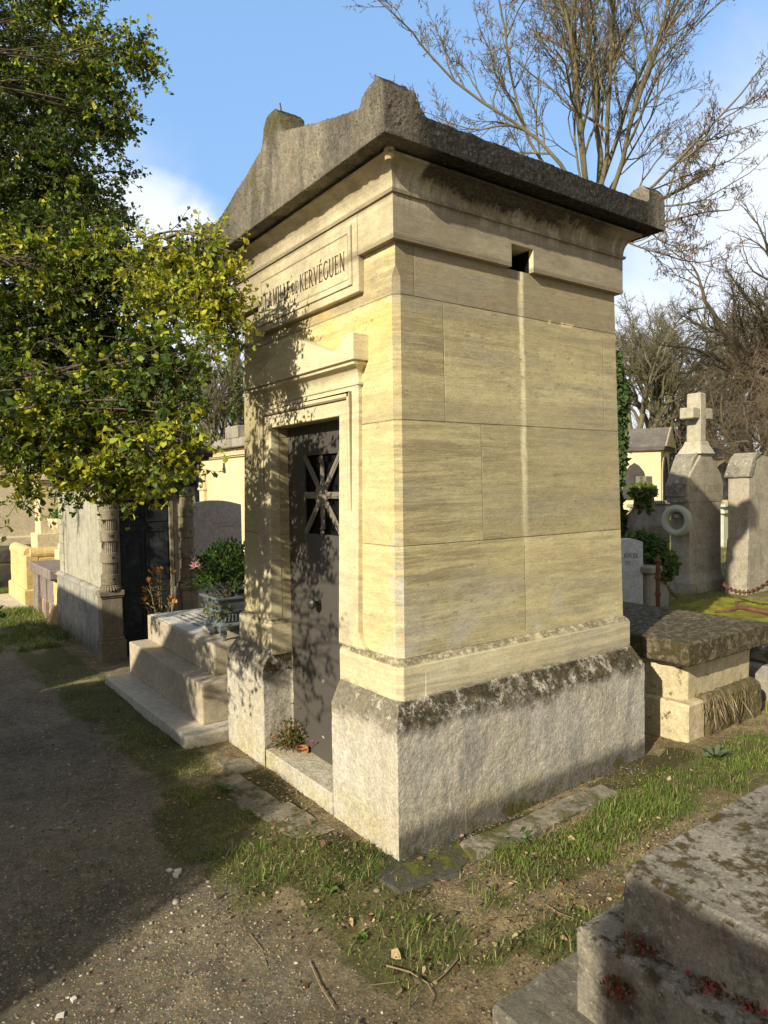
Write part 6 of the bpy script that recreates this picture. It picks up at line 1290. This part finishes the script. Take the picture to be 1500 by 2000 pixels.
# ------------------------------------------------------------------ scatter: pebbles, grass, litter
def excl(x, y):
    m = np.zeros(len(x), bool)
    for x0, x1, y0, y1 in ((.0, 1.77, 0, 1.81), (-.29, 1.5, 1.84, 3.66), (-.10, .85, 4.43, 6.8), (-.13, .6, 6.8, 8.2), (-.5, 1.6, 8.4, 10), (2.11, 3.0, -.06, 2.3), (-.3, 2.2, -2.6, -.84), (.26, 1.3, -.19, -.03), (3.3, 5.4, -.8, 1.4)): m |= (x > x0) & (x < x1) & (y > y0) & (y < y1)
    return m
def samp(n, x0, x1, y0, y1, dens, near=True):
    x = rng.uniform(x0, x1, n); y = rng.uniform(y0, y1, n); d = dens(x, y)
    if near: dist = np.hypot(x - CAM[0], y - CAM[1]); d = d * np.clip(3.2 / dist, 0, 1) ** 1.3
    k = (rng.random(n) < d) & ~excl(x, y); return x[k], y[k]
# pebbles
x, y = samp(55000, -2.6, 1.6, -1.6, 6, lambda x, y: (.25 + .75 * ss(fbm(x, y, 1.6, 3), .35, .6)) * (1 - .75 * grass_d(x, y)) * (1 - .75 * ss(x, -.75, -.4)))
n = len(x); ico = BM(); bmesh.ops.create_icosphere(ico, subdivisions=1, radius=1); iv = np.array([v.co[:] for v in ico.verts]); ifc = np.array([[v.index for v in f.verts] for f in ico.faces]); ico.free()
s_ = np.exp(rng.normal(size=n) * .5) * .0042; s_ = np.clip(s_ * .85, .0018, .0125); sc3 = s_[:, None] * rng.uniform(.5, 1.3, (n, 3)) * [1, 1, .5]; a = rng.uniform(0, 6.28, n)
Vb = iv[None] * (1 + rng.normal(size=(n, 12, 1)) * .24) * sc3[:, None]; ca, sa_ = np.cos(a)[:, None], np.sin(a)[:, None]; Vx = Vb[..., 0] * ca - Vb[..., 1] * sa_; Vy = Vb[..., 0] * sa_ + Vb[..., 1] * ca
V = np.stack([Vx + x[:, None], Vy + y[:, None], Vb[..., 2] + (ground_z(x, y) + sc3[:, 2] * .35)[:, None]], -1).reshape(-1, 3)
pal = np.array([(.30, .26, .19), (.22, .19, .145), (.13, .12, .10), (.40, .36, .28), (.34, .24, .11), (.09, .085, .08), (.27, .235, .17), (.2, .17, .12)]); cols = pal[rng.integers(0, 8, n)] * rng.uniform(.7, 1.2, (n, 1)); cols[rng.random(n) < .012] = (.55, .52, .46)
o = link('gravel_pebbles', mesh_np('gravel_pebbles', V, [(ifc[None] + np.arange(n)[:, None, None] * 12).reshape(-1, 3)], np.repeat(cols, 12, 0)), M_PEB); tag(o, 'loose small gravel strewn over the path', 'gravel', kind='stuff'); print('pebbles', n)
x, y = samp(150000, -2.4, 1.6, -1.5, 4.5, lambda x, y: (.35 + .65 * ss(fbm(x, y, 2.6, 5), .35, .6)) * (1 - .8 * grass_d(x, y)))
n = len(x); s_ = rng.uniform(.0018, .0048, n); ov = np.array([(1, 0, 0), (0, 1, 0), (-1, 0, 0), (0, -1, 0), (0, 0, 1)], float); of = np.array([(0, 1, 4), (1, 2, 4), (2, 3, 4), (3, 0, 4)])
V = ov[None] * (1 + rng.normal(size=(n, 5, 1)) * .25) * s_[:, None, None] * [1, 1, .8]; V = V + np.stack([x, y, ground_z(x, y) - .0003], -1)[:, None]; cols = pal[rng.integers(0, 8, n)] * rng.uniform(.6, 1.25, (n, 1))
o = link('grit', mesh_np('grit', V.reshape(-1, 3), [(of[None] + np.arange(n)[:, None, None] * 5).reshape(-1, 3)], np.repeat(cols, 5, 0)), M_PEB); tag(o, 'fine grit and sand grains on the path and bare soil', 'grit', kind='stuff')
# grass: bent three-segment blades
def grass(n0, x0, x1, y0, y1, h, w, near=True, name='grass', dens=grass_d, cola=(.06, .12, .02), colb=(.17, .24, .04), colc=(.34, .29, .13), pc=.14, z=None, label='short patchy grass between the graves and the path'):
    x, y = samp(n0, x0, x1, y0, y1, dens, near); n = len(x)
    cl_ = fbm(x, y, 5, 1); H = h * rng.uniform(.35, 1.2, n) * (.5 + 1.1 * ss(cl_, .35, .7)); a = rng.uniform(0, 6.28, n); lean = rng.uniform(.25, 1.1, n); d = np.c_[np.cos(a), np.sin(a)]; s2 = np.c_[-d[:, 1], d[:, 0]] * (w * rng.uniform(.6, 1.3, n))[:, None] * .5
    zb_ = (ground_z(x, y) if z is None else np.full(n, z)) - .004; rows = []
    for f, wf in ((0, 1), (.4, .9), (.75, .6), (1, .05)):
        off = d * (lean * H * f ** 1.8)[:, None]; zz = zb_ + H * (f - .25 * lean * f * f)
        rows.append(np.c_[x + off[:, 0] - s2[:, 0] * wf, y + off[:, 1] - s2[:, 1] * wf, zz]); rows.append(np.c_[x + off[:, 0] + s2[:, 0] * wf, y + off[:, 1] + s2[:, 1] * wf, zz])
    V = np.stack(rows, 1).reshape(-1, 3); b = np.arange(n)[:, None] * 8; F_ = np.concatenate([b + np.array([k, k + 1, k + 3, k + 2]) for k in (0, 2, 4)])
    k = np.clip(fbm(x, y, 2.2, 5) * 1.6 - .3 + rng.normal(size=n) * .15, 0, 1)[:, None]; c = np.array(cola) * (1 - k) + np.array(colb) * k; dry = rng.random(n) < pc; c[dry] = np.array(colc); c = np.clip(c * (1 + rng.normal(size=(n, 1)) * .2), .004, 1)
    o = link(name, mesh_np(name, V, [F_], np.repeat(c, 8, 0)), M_GRASS); tag(o, label, 'grass', kind='stuff'); print(name, n)
grass(200000, -1.4, 3.6, -1.3, 4.8, .036, .0026, dens=lambda x, y: grass_d(x, y) * ss(fbm(x, y, 5.5, 3), .30, .5), pc=.22)
grass(22000, .2, 3.2, -.56, -.16, .030, .003, dens=lambda x, y: grass_d(x, y) * ss(fbm(x, y, 4.2, 6), .42, .6),  label='longer green grass along the kerb beside the mausoleum')
grass(60000, -1.8, .2, 5.4, 14, .06, .007, False, label='sunlit verge grass farther up the path')
grass(60000, 3.0, 14, -4, 8, .07, .009, False, 'grass', lambda x, y: grass_d(x, y) * .6, (.12, .13, .02), (.28, .26, .03), label='yellow-green mossy grass among the graves at the right')
x, y = samp(9000, -.45, 2.2, -.34, 1.9, lambda x, y: np.clip(boxf(x, y, -.13, .01, .0, 1.8, .03) + boxf(x, y, -.1, 2.1, -.10, .01, .03), 0, 1) * ss(fbm(x, y, 7, 1), .35, .6), False); n = len(x)
V, F_, C = leaf_batch(np.c_[x, y, ground_z(x, y) + rng.uniform(.002, .014, n)], np.c_[rng.normal(size=(n, 2)), rng.uniform(.2, 1.4, n)], rng.uniform(.006, .014, n), rng.uniform(.003, .006, n), vary((.07, .075, .016), n, .4), .3)
o = link('moss', mesh_np('moss', V, [F_], C), M_LEAF); tag(o, 'moss tufts along the foot of the mausoleum', 'moss', kind='stuff')
# ground-hugging clover and leaf litter
x, y = samp(42000, -1.2, 3.4, -1.2, 4.8, lambda x, y: grass_d(x, y) * ss(fbm(x, y, 4.5, 2), .42, .62)); n = len(x)
V, F_, C = leaf_batch(np.c_[x, y, ground_z(x, y) + rng.uniform(.003, .022, n)], np.c_[rng.normal(size=(n, 2)), rng.uniform(0, .5, n)], rng.uniform(.007, .018, n), rng.uniform(.006, .013, n), vary((.075, .115, .02), n, .35), .2)
o = link('clover', mesh_np('clover', V, [F_], C), M_LEAF); tag(o, 'low clover and chickweed carpet between the grass blades', 'ground cover', kind='stuff')
def litd(x, y): return np.clip(.16 + .9 * boxf(x, y, -.42, .0, -.25, 1.3, .12) + .45 * boxf(x, y, -.5, 1.4, -1.0, -.1, .2) + .25 * grass_d(x, y), 0, 1) * (1 - .8 * ss(x, -.6, -.95)) * ss(fbm(x, y, 6, 7), .35, .6)
x, y = samp(42000, -1.6, 3.4, -1.3, 3.5, litd); n = len(x); Lf = np.exp(rng.normal(size=n) * .45) * .014
V, F_, C = leaf_batch(np.c_[x, y, ground_z(x, y) + rng.uniform(.004, .016, n)], np.c_[rng.normal(size=(n, 2)), rng.normal(size=n) * .25], Lf, Lf * rng.uniform(.4, .7, n), vary((.25, .185, .10), n, .45), rng.uniform(-.5, .9), nrm=rng.normal(size=(n, 3)) * .35 + [0, 0, 1])
cc_ = C.reshape(n, 6, 3); m = rng.random(n) < .35; cc_[m] *= np.array([.5, .38, .4]); C = cc_.reshape(-1, 3)
o = link('leaf_litter', mesh_np('leaf_litter', V, [F_], C), M_LITTER); tag(o, 'dry fallen leaves and straw bits on the ground', 'leaf litter', kind='stuff'); print('litter', n)
